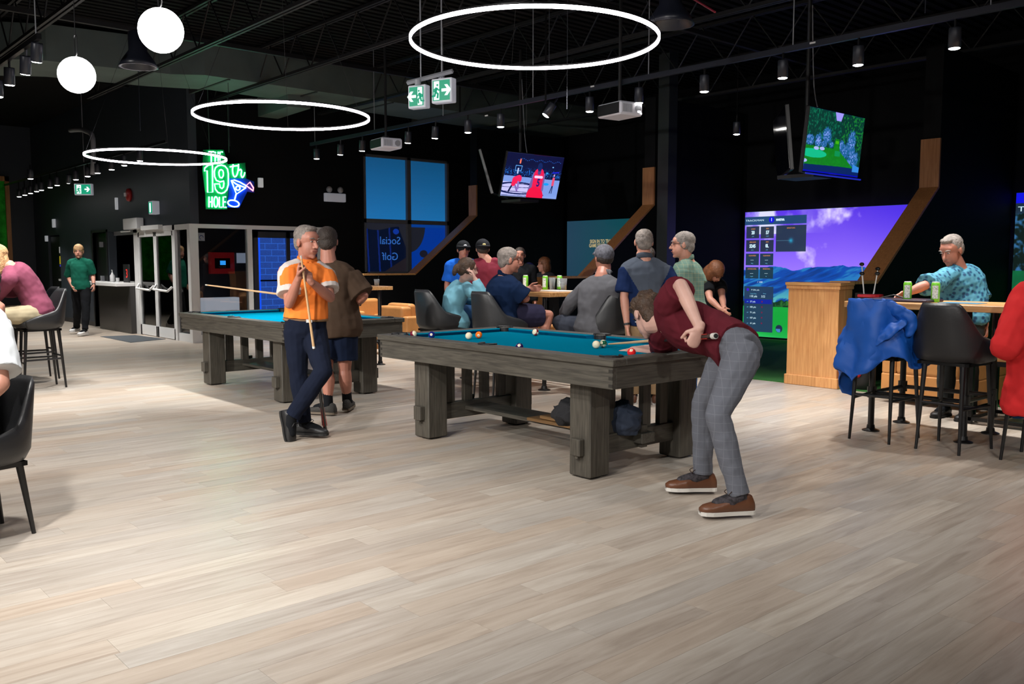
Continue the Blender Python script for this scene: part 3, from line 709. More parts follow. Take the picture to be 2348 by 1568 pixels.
# fine hanging wires
for (px, py0, Z, wl_) in ((1259,150,9,'inside the left half of the largest ring lamp'),(1300,250,9,'just below the middle of the largest ring lamp'),(322,300,12,'left of the middle ring lamp, above the farthest one'),(527,335,14,'above the neon sign'),(185,330,17,'above the single exit sign at the left'),(1207,300,14,'above the basketball television'),(1853,90,7.3,'left of the twelfth spotlight at the upper right'),(2121,30,6.6,'at the top edge near the rightmost spotlights')):
    p = at(px, py0, Z); tag(MB().tube([p, V((p.x,p.y,ZC))], .004, 4).build('hanging_wire', M_FIX), 'thin hanging wire '+wl_, 'wire', 'thin wires hanging from the roof deck')
rc = at(1640,28,7); tag(MB().tube([at(1560,-20,7.4), rc], .008, 5).build('cable', mat('red_cable', (.25,.01,.03), .5)), 'thin red cable running down at the top edge right of the dark dome', 'cable')

# ---------------------------------------------------------------- neon sign: THE 19th HOLE with a cocktail glass
XN = -14.93
def q_(x, y): return onx(440+x/8.71, 320+y/8.71, XN)
o_ = q_(650, 800)
nsn = empty('neon_sign', 'green and blue neon sign reading THE 19th HOLE with a cocktail glass', 'neon sign', o_)
NG = emis('neon_green', (.16,1,.45), NEON_E); NB = emis('neon_blue', (.22,.42,1), NEON_E); NR = emis('neon_red', (1,.10,.12), NEON_E*.8)
def stroke(pts, m, name='tube', r=.011, closed=False, sm=0):
    P_ = [q_(*p)-o_ for p in pts]
    return MB().tube(P_, r, 6, closed=closed, smooth=sm).build(name, m, nsn, smooth=True)
S_ = [[(335,243),(440,243)],[(388,243),(388,450)],[(465,243),(465,455)],[(465,345),(525,345)],[(525,243),(525,455)],[(615,248),(560,248),(560,465),(625,465)],[(560,360),(605,360)]]
for s in S_: stroke(s, NG)
stroke([(330,508),(410,508),(415,1050),(315,1055),(305,620),(252,628),(256,570)], NG, closed=True)
stroke([(590,508),(660,530),(712,590),(728,680),(728,900),(700,1000),(650,1055),(590,1075),(520,1055),(470,990),(452,885),(555,885),(562,950),(600,980),(632,945),(640,870),(636,828),(560,845),(490,815),(455,740),(448,640),(470,565),(520,522)], NG, closed=True)
stroke([(585,600),(615,615),(630,660),(628,720),(600,765),(565,760),(545,715),(540,650),(555,612)], NG, closed=True)
stroke([(760,545),(830,530),(915,520)], NG, sm=3); stroke([(825,495),(812,600),(825,700),(860,745),(900,700),(925,600),(932,490)], NG, sm=4)
stroke([(925,600),(945,610),(975,595),(992,630),(982,700),(1005,755),(1040,720),(1058,655)], NG, sm=4)
for s in ([(342,1140),(342,1350)],[(342,1245),(402,1245)],[(402,1140),(402,1350)],[(548,1145),(548,1350),(600,1350)],[(680,1145),(625,1145),(625,1350),(690,1350)],[(625,1245),(675,1245)]): stroke(s, NG)
stroke([(478+38*math.cos(t), 1245+105*math.sin(t)) for t in [k*PI/8 for k in range(16)]], NG, closed=True)
stroke([(785,812),(890,1090),(1078,960)], NB); stroke([(785,812),(850,808),(960,850),(1080,920),(1078,962),(1000,935),(880,885)], NB, closed=True)
stroke([(885,1085),(850,1215)], NB); stroke([(830+115*math.cos(t)*.97-20*math.sin(t), 1275+60*math.sin(t)+28*math.cos(t)) for t in [k*PI/8 for k in range(16)]], NB, closed=True)
stroke([(920+42*math.cos(t), 970+42*math.sin(t)) for t in [k*PI/5 for k in range(10)]], NB, closed=True)
stroke([(1085,918),(1160,850),(1228,960),(1225,1025)], NR, closed=True)
for q__ in ((525,350),(480,345)):
    p = onx(*q__, XN); MB().tube([p-o_, V((p.x,p.y,ZC))-o_], .006, 5).build('hanging_cord', mat('clear_cord', (.05,.12,.09), .4), nsn)
def backing(pts, m, name):
    me = MB().poly([q_(*p)-o_+V((-.03,0,0)) for p in pts], (1,0,0), .006)
    return me.build(name, m, nsn, fixn=True)
M_BK = mat('green_glow_backing', (.004,.16,.06), .5, spec=.1); M_BK2 = mat('blue_glow_backing', (.004,.05,.40), .5, spec=.1)  # green and blue neon glow put into the colours of clear acrylic
backing([(240,200),(650,200),(730,490),(1080,460),(1100,770),(760,780),(745,1100),(720,1390),(290,1390),(280,1070),(225,640)], M_BK, 'backing_panel')
backing([(748,775),(1095,775),(1260,840),(1260,1060),(1120,1040),(960,1360),(700,1350),(735,1110)], M_BK2, 'backing_panel')

# ---------------------------------------------------------------- painted pictures for the screens
def fbm(h, w_, sc, seed, oct_=4):
    rs = np.random.RandomState(seed); out = np.zeros((h, w_)); amp = 1; tot = 0
    for o in range(oct_):
        gy, gx = max(2, int(sc*2**o*h/w_)+2), max(2, int(sc*2**o)+2); g = rs.rand(gy, gx)
        yy = np.linspace(0, gy-1.001, h); xx = np.linspace(0, gx-1.001, w_); yi = yy.astype(int); xi = xx.astype(int)
        fy = (yy-yi)[:, None]; fx = (xx-xi)[None]; fy = fy*fy*(3-2*fy); fx = fx*fx*(3-2*fx)
        v = g[yi][:, xi]*(1-fy)*(1-fx)+g[yi][:, xi+1]*(1-fy)*fx+g[yi+1][:, xi]*fy*(1-fx)+g[yi+1][:, xi+1]*fy*fx
        out += v*amp; tot += amp; amp *= .5
    return out/tot
def mixc(a, m, c): m = np.clip(m, 0, 1)[..., None]; return a*(1-m)+np.array(c)*m
def golf_range(w_=860, h=450, seed=3):
    yy, xx = np.mgrid[0:h, 0:w_]; u = xx/w_; v = yy/h
    a = np.zeros((h, w_, 3)); a[:] = (.34,.20,.88); a = mixc(a, (v/.45), (.58,.44,.98)); a = mixc(a, (u-.45)*1.4*(.5-v)*2, (.12,.04,.85))
    cl = fbm(h, w_, 9, seed, 5); a = mixc(a, (cl-.60)*7*(v < .44), (.85,.80,1.0)); a = mixc(a, ((cl-.42)*6)*np.exp(-((u-.1)/.16)**2)*(v < .18), (.85,.85,1))
    rid = .46+.10*(fbm(1, w_, 6, seed+1, 5)[0]-.5)-.05*np.exp(-((u[0]-.45)/.3)**2); mt = v > rid[None]
    tx = fbm(h, w_, 26, seed+2, 5); tx = np.stack([np.roll(tx[r_], int(r_*.9*math.sin(r_/70.0)+r_*.5)) for r_ in range(h)]); m_ = np.zeros((h, w_, 3)); m_[:] = (.03,.28,.66); m_ = mixc(m_, (tx-.46)*9, (.13,.46,.72)); m_ = mixc(m_, (.42-tx)*7, (.03,.22,.52)); m_ = mixc(m_, (v-.57)*7*np.clip((tx-.36)*6,0,1), (.36,.72,.70))
    a = np.where(mt[..., None], m_, a)
    tl = .70+.04*(fbm(1, w_, 40, seed+3, 3)[0]-.5); tr_ = (v > (tl+.022-.035*(fbm(1, w_, 30, 9, 4)[0]))[None]) & (v < .758)
    tt = fbm(h, w_, 70, 5, 3); t_ = np.zeros((h, w_, 3)); t_[:] = (.03,.20,.12); t_ = mixc(t_, (tt-.5)*5, (.16,.42,.16)); a = np.where(tr_[..., None], t_, a)
    gr = v >= .755; g = np.zeros((h, w_, 3)); g[:] = (.05,.62,.22); st = fbm(h, w_, 5, 8, 3)+.15*np.sin(v*90); g = mixc(g, (st-.45)*2, (.12,.72,.34)); g = mixc(g, (v-.9)*3, (.25,.80,.45))
    g = mixc(g, np.exp(-((v-.79)/.018)**2)*(u > .4), (.45,.85,.60)); a = np.where(gr[..., None], g, a)
    return a
def screen(name, label, x0, x1, z0, z1, arr, st, y=14.1):
    e = empty(name, label, 'projection screen', (x0, y, z0))
    me = bpy.data.meshes.new('screen_surface'); W_ = x1-x0; H_ = z1-z0
    me.from_pydata([(0,0,0),(W_,0,0),(W_,0,H_),(0,0,H_),(0,.02,0),(W_,.02,0),(W_,.02,H_),(0,.02,H_)], [], [(0,1,2,3),(7,6,5,4),(0,4,5,1),(1,5,6,2),(2,6,7,3),(3,7,4,0)])
    uv = me.uv_layers.new()
    for p in me.polygons:
        for li, k in zip(p.loop_indices, p.vertices): uv.data[li].uv = ((k % 4) in (1,2), (k % 4) in (2,3))
    me.materials.append(pict(name+'_picture', arr, st)); link('screen_surface', me, e); return e
SY = 14.1
arr = golf_range()
hh, ww = arr.shape[:2]; SX0, SX1, SZ0, SZ1 = -9.45, -5.15, .05, 2.31
def S2(px, py): p = ony(px, py, SY); return int((p.x-SX0)/(SX1-SX0)*ww), int((1-(p.z-SZ0)/(SZ1-SZ0))*hh)
def C5(x, y): return (1690+x/4.753, 460+y/4.753)
def rect(arr, a, b, c, al=1.0):
    x0, y0 = S2(*C5(*a)); x1, y1 = S2(*C5(*b)); x0, x1 = sorted((max(x0,0), max(x1,0))); y0, y1 = sorted((max(y0,0), max(y1,0)))
    arr[y0:y1, x0:x1] = arr[y0:y1, x0:x1]*(1-al)+np.array(c)*al
arr = arr.copy(); HD = (.10,.20,.30)
rect(arr, (62,185), (760,245), (.10,.26,.42), .95); rect(arr, (430,275), (750,555), (.12,.19,.27), .95)
for r_ in range(4):
    for c_ in range(2): rect(arr, (105+c_*155-r_*3, 285+r_*147), (243+c_*158-r_*3, 410+r_*147), (.12,.17,.25) if r_ < 2 else (.09,.20,.26), .93)
rect(arr, (80,935), (385,1440), (.12,.22,.34), .96); rect(arr, (85,1070), (380,1130), (.03,.12,.60), .95)
rect(arr, (430,434), (590,438), (.25,.4,.5)); 
x_, y_ = S2(*C5(588,435)); yy, xx = np.mgrid[0:hh, 0:ww]; arr = mixc(arr, np.exp(-((xx-x_)**2+(yy-y_)**2)/60)*.9, (.15,.62,.78))
x_, y_ = S2(*C5(378,208)); arr = mixc(arr, (((xx-x_)**2+(yy-y_)**2) < 120)*1.0, (.03,.03,.85))
x_, y_ = S2(*C5(118,968)); arr = mixc(arr, (((xx-x_)**2+(yy-y_)**2) < 26)*1.0, (.25,.05,.85))
x_, y_ = S2(*C5(455,1395)); d2 = ((xx-x_)**2+(yy-y_)**2); arr = mixc(arr, (d2 < 190)*1.0, (.10,.16,.28)); arr = mixc(arr, ((d2 < 170)*(yy > y_)*(xx < x_+6))*1.0, (.25,.5,.75))
for k in range(5): x_, y_ = S2(*C5(272-k*1.5, 1100+k*59)); arr = mixc(arr, (((xx-x_)**2+(yy-y_)**2) < 10)*.9, (.50,.10,.25))
s2 = screen('golf_screen', 'bright golf simulator screen with purple sky, blue mountains and score tiles', SX0, SX1, SZ0, SZ1, arr, 1.0)
T_W = emis('hud_white', (.62,.85,.95), 1.0); T_O = emis('hud_orange', (.36,.16,.07), 1.0); T_B = emis('hud_blue', (.12,.42,.62), 1.0)
def hud(txt, x, y, px_h, m=T_W, xs=1.0, al='CENTER', bold=0.0):
    p = ony(*C5(x, y), SY); Z = (p-CAM).dot(FW); letters(txt, px_h/4.753*Z/F*1.25, m, s2, (1,0,0), (0,0,1), (p.x-SX0, -.004, p.z-SZ0), xs*1.28, .0005, al, bold)
hud('TRACKMAN', 195, 217, 22, xs=1.2); hud('MARTHA', 472, 208, 24, xs=.65, bold=.004); hud('1', 378, 208, 40)
for t, x, y in (('20',176,350),('57',333,348),('5245',170,497),('0L',328,493)): hud(t, x, y, 40, xs=.6, bold=.004)
for t, x, y in (('---',165,645),('---',322,645),('---',160,790),('---',318,790)): hud(t, x, y, 26)
for t, x, y in (('CARRY',178,310),('SIDE',333,305),('SPIN RATE',172,453),('SIDE',330,450),('CLUB SPEED',168,600),('CLUB PATH',324,600),('ATTACK ANG.',164,744),('SMASH FAC.',322,744),('IMPACT LOC.',590,297)): hud(t, x, y, 13, T_O, .8, bold=.002)
for t, x, y in (('yds',175,390),('mph',332,386),('rpm',168,537),('yds',326,535),('deg',164,683),('deg',320,683),('mph',160,826),('ft',318,826)): hud(t, x, y, 12, T_B)
hud('/ 100', 250, 888, 20); hud('118 yds', 178, 1042, 26, xs=.75); hud('3:22', 285, 1045, 26, xs=.7); hud('P 236 yds', 200, 973, 16); hud('Total Dist.', 180, 1014, 12, T_B); hud('Time', 300, 1014, 12, T_B)
for k, t in enumerate(('57 yds','108 yds','91 yds','107 yds','61 yds')): hud(t, 172, 1100+k*59, 20, xs=.8); hud('#%d' % (5-k), 116, 1098+k*59, 12, T_B)
# second bay, dim teal picture
a = np.zeros((200, 380, 3)); yy, xx = np.mgrid[0:200, 0:380]; a[:] = (.06,.33,.37); a = mixc(a, 1-xx/150, (.16,.30,.40)); a = mixc(a, (yy/200-.3)*.5, (.03,.22,.27))
a = mixc(a, ((xx > 150)*(yy > 62)*(yy < 124))*.5, (.01,.30,.42))
s1 = screen('golf_screen', 'dim teal projection screen with two lines of yellow capitals behind the seated men', -14.05, -9.75, .05, 2.30, a, .62)
T_Y = emis('yellow_caps', (.42,.33,.16), 1.0)
p = ony(1400, 555, SY)
for k, t in enumerate(('SIGN IN TO TRACK ALL YOUR', 'GAME STATS AND SCORES')):
    p = ony(1353+(0 if k == 0 else -2), 554+k*9.5, SY); letters(t, .105, T_Y, s1, (1,0,0), (0,0,1), (p.x+14.05, -.004, p.z-.05), .78, .0005, 'LEFT', .003)
p = ony(1440, 518, SY); letters('p', .2, emis('teal_glyph', (.05,.35,.55), .8), s1, (1,0,0), (0,0,1), (p.x+14.05, -.004, p.z-.05))
# third bay at the right edge
a = np.zeros((220, 400, 3)); yy, xx = np.mgrid[0:220, 0:400]; a[:] = (.03,.38,.22); t = fbm(220, 400, 60, 2, 3)
a = np.where((yy < 105)[..., None], mixc(np.zeros((220,400,3))+np.array((.02,.10,.09)), (t-.52)*5, (.20,.42,.62)), mixc(a, (t-.45)*1.5, (.02,.48,.28)))
a = mixc(a, (yy < 14)*1.0, (.03,.05,.90)); a = mixc(a, ((yy >= 14)*(yy < 28)*(xx < 160))*.9, (.10,.18,.26))
s3 = screen('golf_screen', 'green golf screen cut off by the right edge of the picture', -4.88, -.6, .05, 2.40, a, .85)
p = ony(2334, 480, SY); letters('TRACKMAN', .10, T_W, s3, (1,0,0), (0,0,1), (p.x+4.88, -.004, p.z-.05), 1.5, .0005, 'LEFT')

# ---------------------------------------------------------------- bay partitions with oak caps and the oak end posts
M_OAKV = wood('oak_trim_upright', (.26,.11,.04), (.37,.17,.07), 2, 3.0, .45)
def partition(x1, y0, label, cabx=None):
    e = empty('partition', label, 'partition', (x1, y0, 0)); T_ = .22
    prof = [(0,0),(14.08-y0,0),(14.08-y0,4.1),(11.6-y0,4.1),(11.6-y0,2.34),(10.05-y0,1.155),(0,1.155)]
    vs = [(-T_, y, z) for y, z in prof]+[(0, y, z) for y, z in prof]; n_ = len(prof)
    MB().add(vs, [tuple(range(n_)), tuple(range(2*n_-1, n_-1, -1))]+[(i, n_+i, n_+(i+1) % n_, (i+1) % n_) for i in range(n_)]).build('wall_panel', M_BLACK, e, fixn=True)
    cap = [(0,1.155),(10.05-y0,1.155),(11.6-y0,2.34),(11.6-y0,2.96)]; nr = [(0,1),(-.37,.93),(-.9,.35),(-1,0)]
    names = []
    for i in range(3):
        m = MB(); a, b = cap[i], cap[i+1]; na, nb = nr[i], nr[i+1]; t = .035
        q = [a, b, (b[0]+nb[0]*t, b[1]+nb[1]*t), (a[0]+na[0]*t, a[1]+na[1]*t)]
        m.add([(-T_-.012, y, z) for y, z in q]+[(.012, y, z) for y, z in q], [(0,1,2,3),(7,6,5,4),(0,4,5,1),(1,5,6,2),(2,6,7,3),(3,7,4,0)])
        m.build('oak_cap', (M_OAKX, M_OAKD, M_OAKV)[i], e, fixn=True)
    return e
partition(-14.15, 8.88, 'low black wall with an oak cap climbing in front of the blue window')
partition(-9.53, 9.4, 'black wall with a sloping oak cap between the teal screen and the black column')
partition(-4.93, 9.4, 'black wall with a sloping oak cap crossing the bright golf screen')
def cab(x0, x1, y0, y1, label):
    e = empty('end_cabinet', label, 'cabinet', (x0, y0, 0)); W_ = x1-x0; D_ = y1-y0
    MB().box(.02,.02,0,W_-.02,D_,1.14).build('carcass', M_OAK, e)
    MB().box(0,0,0,W_,D_,.115,bev=.006).build('plinth', M_OAK, e)
    MB().box(-.01,-.01,1.14,W_+.01,D_,1.175,bev=.004).build('top', M_OAKX, e)
    MB().box(.0,.0,1.10,W_,D_,1.14,bev=.004).build('cornice', M_OAK, e)
    return e
cab(-5.56, -4.90, 9.15, 9.46, 'large oak end cabinet standing at the golf bay, in front of the bright screen')
cab(-10.25, -9.86, 9.12, 9.40, 'oak end cabinet half hidden behind the seated man in navy')
struct(boxo('trim_1', mat('column_paint', (.022,.026,.028), .45), (-9.49, 11.62, 0, -9.27, 11.84, ZC)))
tag(boxo('turf', M_TURF, (-9.5, 9.2, 0, X1, 14.05, .012)), 'green artificial turf floor of the golf bays', 'turf')

# ---------------------------------------------------------------- hanging televisions
def court(w_=400, h=225):
    yy, xx = np.mgrid[0:h, 0:w_]; u = xx/w_; v = yy/h
    def pt(x, y): return ((x-250)/1500.0, (y-230)/1000.0)
    a = np.zeros((h, w_, 3)); a[:] = (.01,.02,.20); t = fbm(h, w_, 90, 4, 3); band = np.exp(-((v-.44)/.10)**2)
    a = mixc(a, (t-.5)*6*band, (.10,.42,.78)); fl = v > .52+.03*u; a = np.where(fl[..., None], np.zeros((h,w_,3))+np.array((.48,.60,.88)), a)
    a = mixc(a, (v > .66)*(u < .62)*1.0*(v > .66), (.78,.76,.96)); a = mixc(a, (v-.9)*6*fl, (.55,.66,.92))
    for (cx, cy, rx, ry) in ((.15,.74,.45,.045),(.28,.80,.38,.13),(.2,.93,.5,.05)):
        d = ((u-cx)/rx)**2+((v-cy)/ry)**2; a = mixc(a, (np.abs(d-1) < .22)*fl*1.0, (.03,.08,.32))
    def blob(a, cx, cy, rx, ry, c, al=1.0): return mixc(a, ((((u-cx)/rx)**2+((v-cy)/ry)**2) < 1)*al, c)
    def seg(a, x0, y0, x1, y1, r, c):
        dx, dy = x1-x0, (y1-y0)*h/w_; px_, py_ = u-x0, (v-y0)*h/w_; tt = np.clip((px_*dx+py_*dy)/(dx*dx+dy*dy+1e-9), 0, 1); return mixc(a, ((px_-tt*dx)**2+(py_-tt*dy)**2 < r*r)*1.0, c)
    a = seg(a, .17,.28,.28,.28,.004,(.4,.7,1)); a = seg(a,.17,.28,.17,.40,.004,(.4,.7,1)); a = seg(a,.28,.28,.27,.40,.004,(.4,.7,1)); a = seg(a,.17,.40,.27,.40,.004,(.4,.7,1)); a = seg(a,.22,.35,.22,.45,.012,(.75,.8,.95)); a = seg(a,.235,.14,.235,.21,.014,(.95,.45,.35))
    # bending player
    a = seg(a,.26,.58,.20,.62,.05,(.95,.12,.35)); a = seg(a,.26,.66,.27,.80,.016,(.55,.45,.75)); a = seg(a,.17,.70,.12,.88,.013,(.03,.06,.25)); a = seg(a,.20,.70,.26,.86,.013,(.5,.4,.7)); a = seg(a,.20,.62,.18,.70,.035,(.95,.1,.32))
    # back of the standing player
    a = seg(a,.52,.45,.47,.92,.030,(.45,.36,.62)); a = seg(a,.69,.45,.70,.80,.024,(.45,.36,.62))
    a = seg(a,.60,.45,.60,.80,.088,(.93,.08,.30)); a = seg(a,.56,.95,.62,.98,.12,(.93,.03,.25)); a = seg(a,.60,.36,.60,.40,.03,(.30,.25,.5)); a = blob(a,.595,.27,.042,.10,(.04,.13,.36))
    a = seg(a,.545,.505,.66,.505,.018,(.95,.80,.95))
    a = seg(a,.88,.52,.88,.66,.022,(.9,.3,.45)); a = blob(a,.88,.44,.014,.03,(.75,.6,.8)); a = seg(a,.875,.70,.85,.86,.007,(.05,.08,.3)); a = seg(a,.885,.70,.885,.86,.007,(.05,.08,.3))
    a = blob(a,.74,.40,.012,.022,(.2,.75,.95)); a = blob(a,.76,.66,.05,.03,(.05,.60,.95)); a = seg(a,.84,.38,.95,.36,.008,(.1,.1,.85)); a = blob(a,.83,.25,.015,.015,(.45,.75,.95))
    for x in np.linspace(.2,.95,26): a = blob(a, x, .13+.02*math.sin(x*40), .008, .012, (.12,.38,.75), .8)
    return a
def garden(w_=400, h=225):
    yy, xx = np.mgrid[0:h, 0:w_]; u = xx/w_; v = yy/h; t = fbm(h, w_, 60, 11, 4); a = np.zeros((h, w_, 3)); a[:] = (.01,.20,.17); a = mixc(a, (t-.5)*5, (.03,.42,.30))
    a = mixc(a, (t-.55)*6*(u > .6)*(v < .6), (.10,.50,.15)); a = mixc(a, ((np.abs(u-.52) < .075-.25*v)*(v < .13))*1.0, (.62,.58,.95))
    fl = fbm(h, w_, 80, 21, 3)
    for (cx, cy, rx, ry) in ((.05,.50,.08,.09),(.20,.50,.06,.13),(.34,.40,.08,.14),(.30,.53,.05,.06),(.44,.52,.04,.06),(.62,.52,.05,.10),(.70,.60,.08,.12),(.80,.45,.08,.22),(.85,.70,.11,.16)):
        d = ((u-cx)/rx)**2+((v-cy)/ry)**2; a = mixc(a, (1.1-d+(fl-.5)*1.6)*2.5, (.10,.36,.58)); a = mixc(a, (1-d)*1.2*np.clip((fl-.5)*8,0,1), (.50,.60,.92))
    gr = (v > .60-.03*u)*((u < .52+ (v-.45)*.9)) ; gr = (v > .585)&(u < .56+(v-.58)*1.15); fw_ = (np.abs(u-.535) < .035+.14*np.maximum(v-.42,0))&(v > .42); g_ = gr | fw_
    g = np.zeros((h,w_,3)); g[:] = (.04,.46,.08); g = mixc(g, (t-.45)*2, (.07,.56,.10)); a = np.where(g_[..., None], g, a)
    a = mixc(a, ((((u-.13)/.24)**2+((v-.70)/.07)**2) < 1)*1.0, (.05,.72,.52)); a = mixc(a, ((np.abs(u-.56) < .05)*(v > .61)*(v < .70))*1.0, (.03,.55,.30)); a = mixc(a, ((np.abs(u-.535)<.03)*(v>.45)*(v<.5))*1.0, (.25,.68,.05))
    for (cx, cy) in ((.18,.615),(.28,.61),(.0,.83)): a = mixc(a, ((((u-cx)/.045)**2+((v-cy)/.028)**2) < 1)*1.0, (.66,.70,.95))
    a = mixc(a, (v > .885-.04*u)*1.0*(v > .86), (.01,.13,.36)); a = mixc(a, ((v > .80+.3*(u-.9))*(u > .87)*(v < .92))*1.0, (.20,.52,.85)); a = mixc(a, (v > .975)*1.0, (.0,.0,.7))
    return a
def tv(name, label, c, ang, tilt, arr, st, on=True):
    e = empty(name, label, 'television', c); B = Matrix.Rotation(ang, 4, 'Z') @ Matrix.Rotation(tilt, 4, 'X')      # faces local -y, tilted down
    W_, H_ = 1.21, .68
    ob = MB().box(-W_/2-.012, .004, -H_/2-.02, W_/2+.012, .05, H_/2+.012, bev=.006).build('casing', mat('tv_casing', (.010,.010,.012), .35), e); ob.data.transform(B)
    me = bpy.data.meshes.new('screen'); me.from_pydata([(-W_/2,0,-H_/2),(W_/2,0,-H_/2),(W_/2,0,H_/2),(-W_/2,0,H_/2),(-W_/2,.004,-H_/2),(W_/2,.004,-H_/2),(W_/2,.004,H_/2),(-W_/2,.004,H_/2)], [], [(0,1,2,3),(7,6,5,4),(0,4,5,1),(1,5,6,2),(2,6,7,3),(3,7,4,0)])
    uv = me.uv_layers.new()
    for p in me.polygons:
        for li, k in zip(p.loop_indices, p.vertices): uv.data[li].uv = ((k % 4) in (1,2), (k % 4) in (2,3))
    me.materials.append(pict(name+'_pic', arr, st) if on else mat('dead_screen', (.004,.004,.006), .12)); me.transform(B); s = link('screen', me, e)
    return e, B, s
# both screens face +X (turned 90 degrees)
e, B, s = tv('television', 'hanging television showing a basketball game with a red number 5 shirt', (-10.475,9.74,2.76), PI/2, .285, court(), 1.0)
T5 = emis('shirt_number', (.01,.01,.16), 1); ob = letters('5', .17, T5, s, (1,0,0), (0,0,1), (0,0,0), .8, .0008, bold=.006); ob.data.transform(Matrix.Rotation(PI/2,4,'X').inverted() @ Matrix.Identity(4)) if False else None
ob.data.transform(B @ Matrix.Translation((.135,-.004,-.10)))
e2, B2, s = tv('television', 'hanging television showing a golf green among flowering trees', (-5.20,9.49,2.735), PI/2, .10, garden(), 1.0)
MB().box(.0,-.62,-.375,.012,.60,-.36).build('light_strip', emis('blue_edge', (.01,.02,.5), .8), e2)
dark = np.zeros((4,4,3))
e3, _, _ = tv('television', 'dark television back to back with the basketball television', at(1129,402,14.3), -.907, .285, dark, 1, False)
e4, _, _ = tv('television', 'dark television seen edge on left of the golf television', at(1790,330,10.35), -.907, .10, dark, 1, False)
for x, y, lab in ((-10.75,9.72,'ceiling pole carrying the pair of televisions with the basketball game'),(-5.52,9.42,'ceiling pole carrying the pair of televisions with the golf green')):
    m = empty('tv_mount', lab, 'mount', (x, y, 2.7)); MB().tube([(0,0,-.3),(0,0,ZC-2.7)], .025, 8).build('pole', M_STEEL, m)
    MB().box(-.24,-.2,-.34,.22,.2,-.30).build('plate', M_STEEL, m); MB().tube([(.03,0,1.6),(.05,.05,.7),(.16,.02,.35)], .006, 5, smooth=4).build('cable', M_GREY, m)
# projectors
def projector(label, c, rz):
    e = empty('projector', label, 'projector', c, rz)
    MB().box(-.21,-.17,-.075,.21,.17,.075,bev=.02).build('housing', mat('projector_white', (.62,.62,.66), .4, emit=(.5,.5,.6), es=.10), e)
    MB().box(-.19,-.173,-.06,.19,-.168,.06).build('front_grille', M_RUB, e)
    g = MB()
    for j in range(8): g.box(.209,-.13+j*.018,-.045,.214,-.122+j*.018,.045)
    g.build('vent', M_GREY, e); MB().tube([(.21,.09,0),(.222,.09,0)], .045, 14).build('speaker_cover', M_GREY, e)
    MB().tube([(0,0,.075),(0,0,ZC-c[2])], .02, 8).build('pole', M_STEEL, e)
    return e
pp_ = at(1421, 254, 10.2); projector('white projector hanging at the centre beside the long lighting track', pp_, -.14)
pp_ = at(885, 331, 13.3); projector('smaller far white projector hanging above the blue window', pp_, -.14)
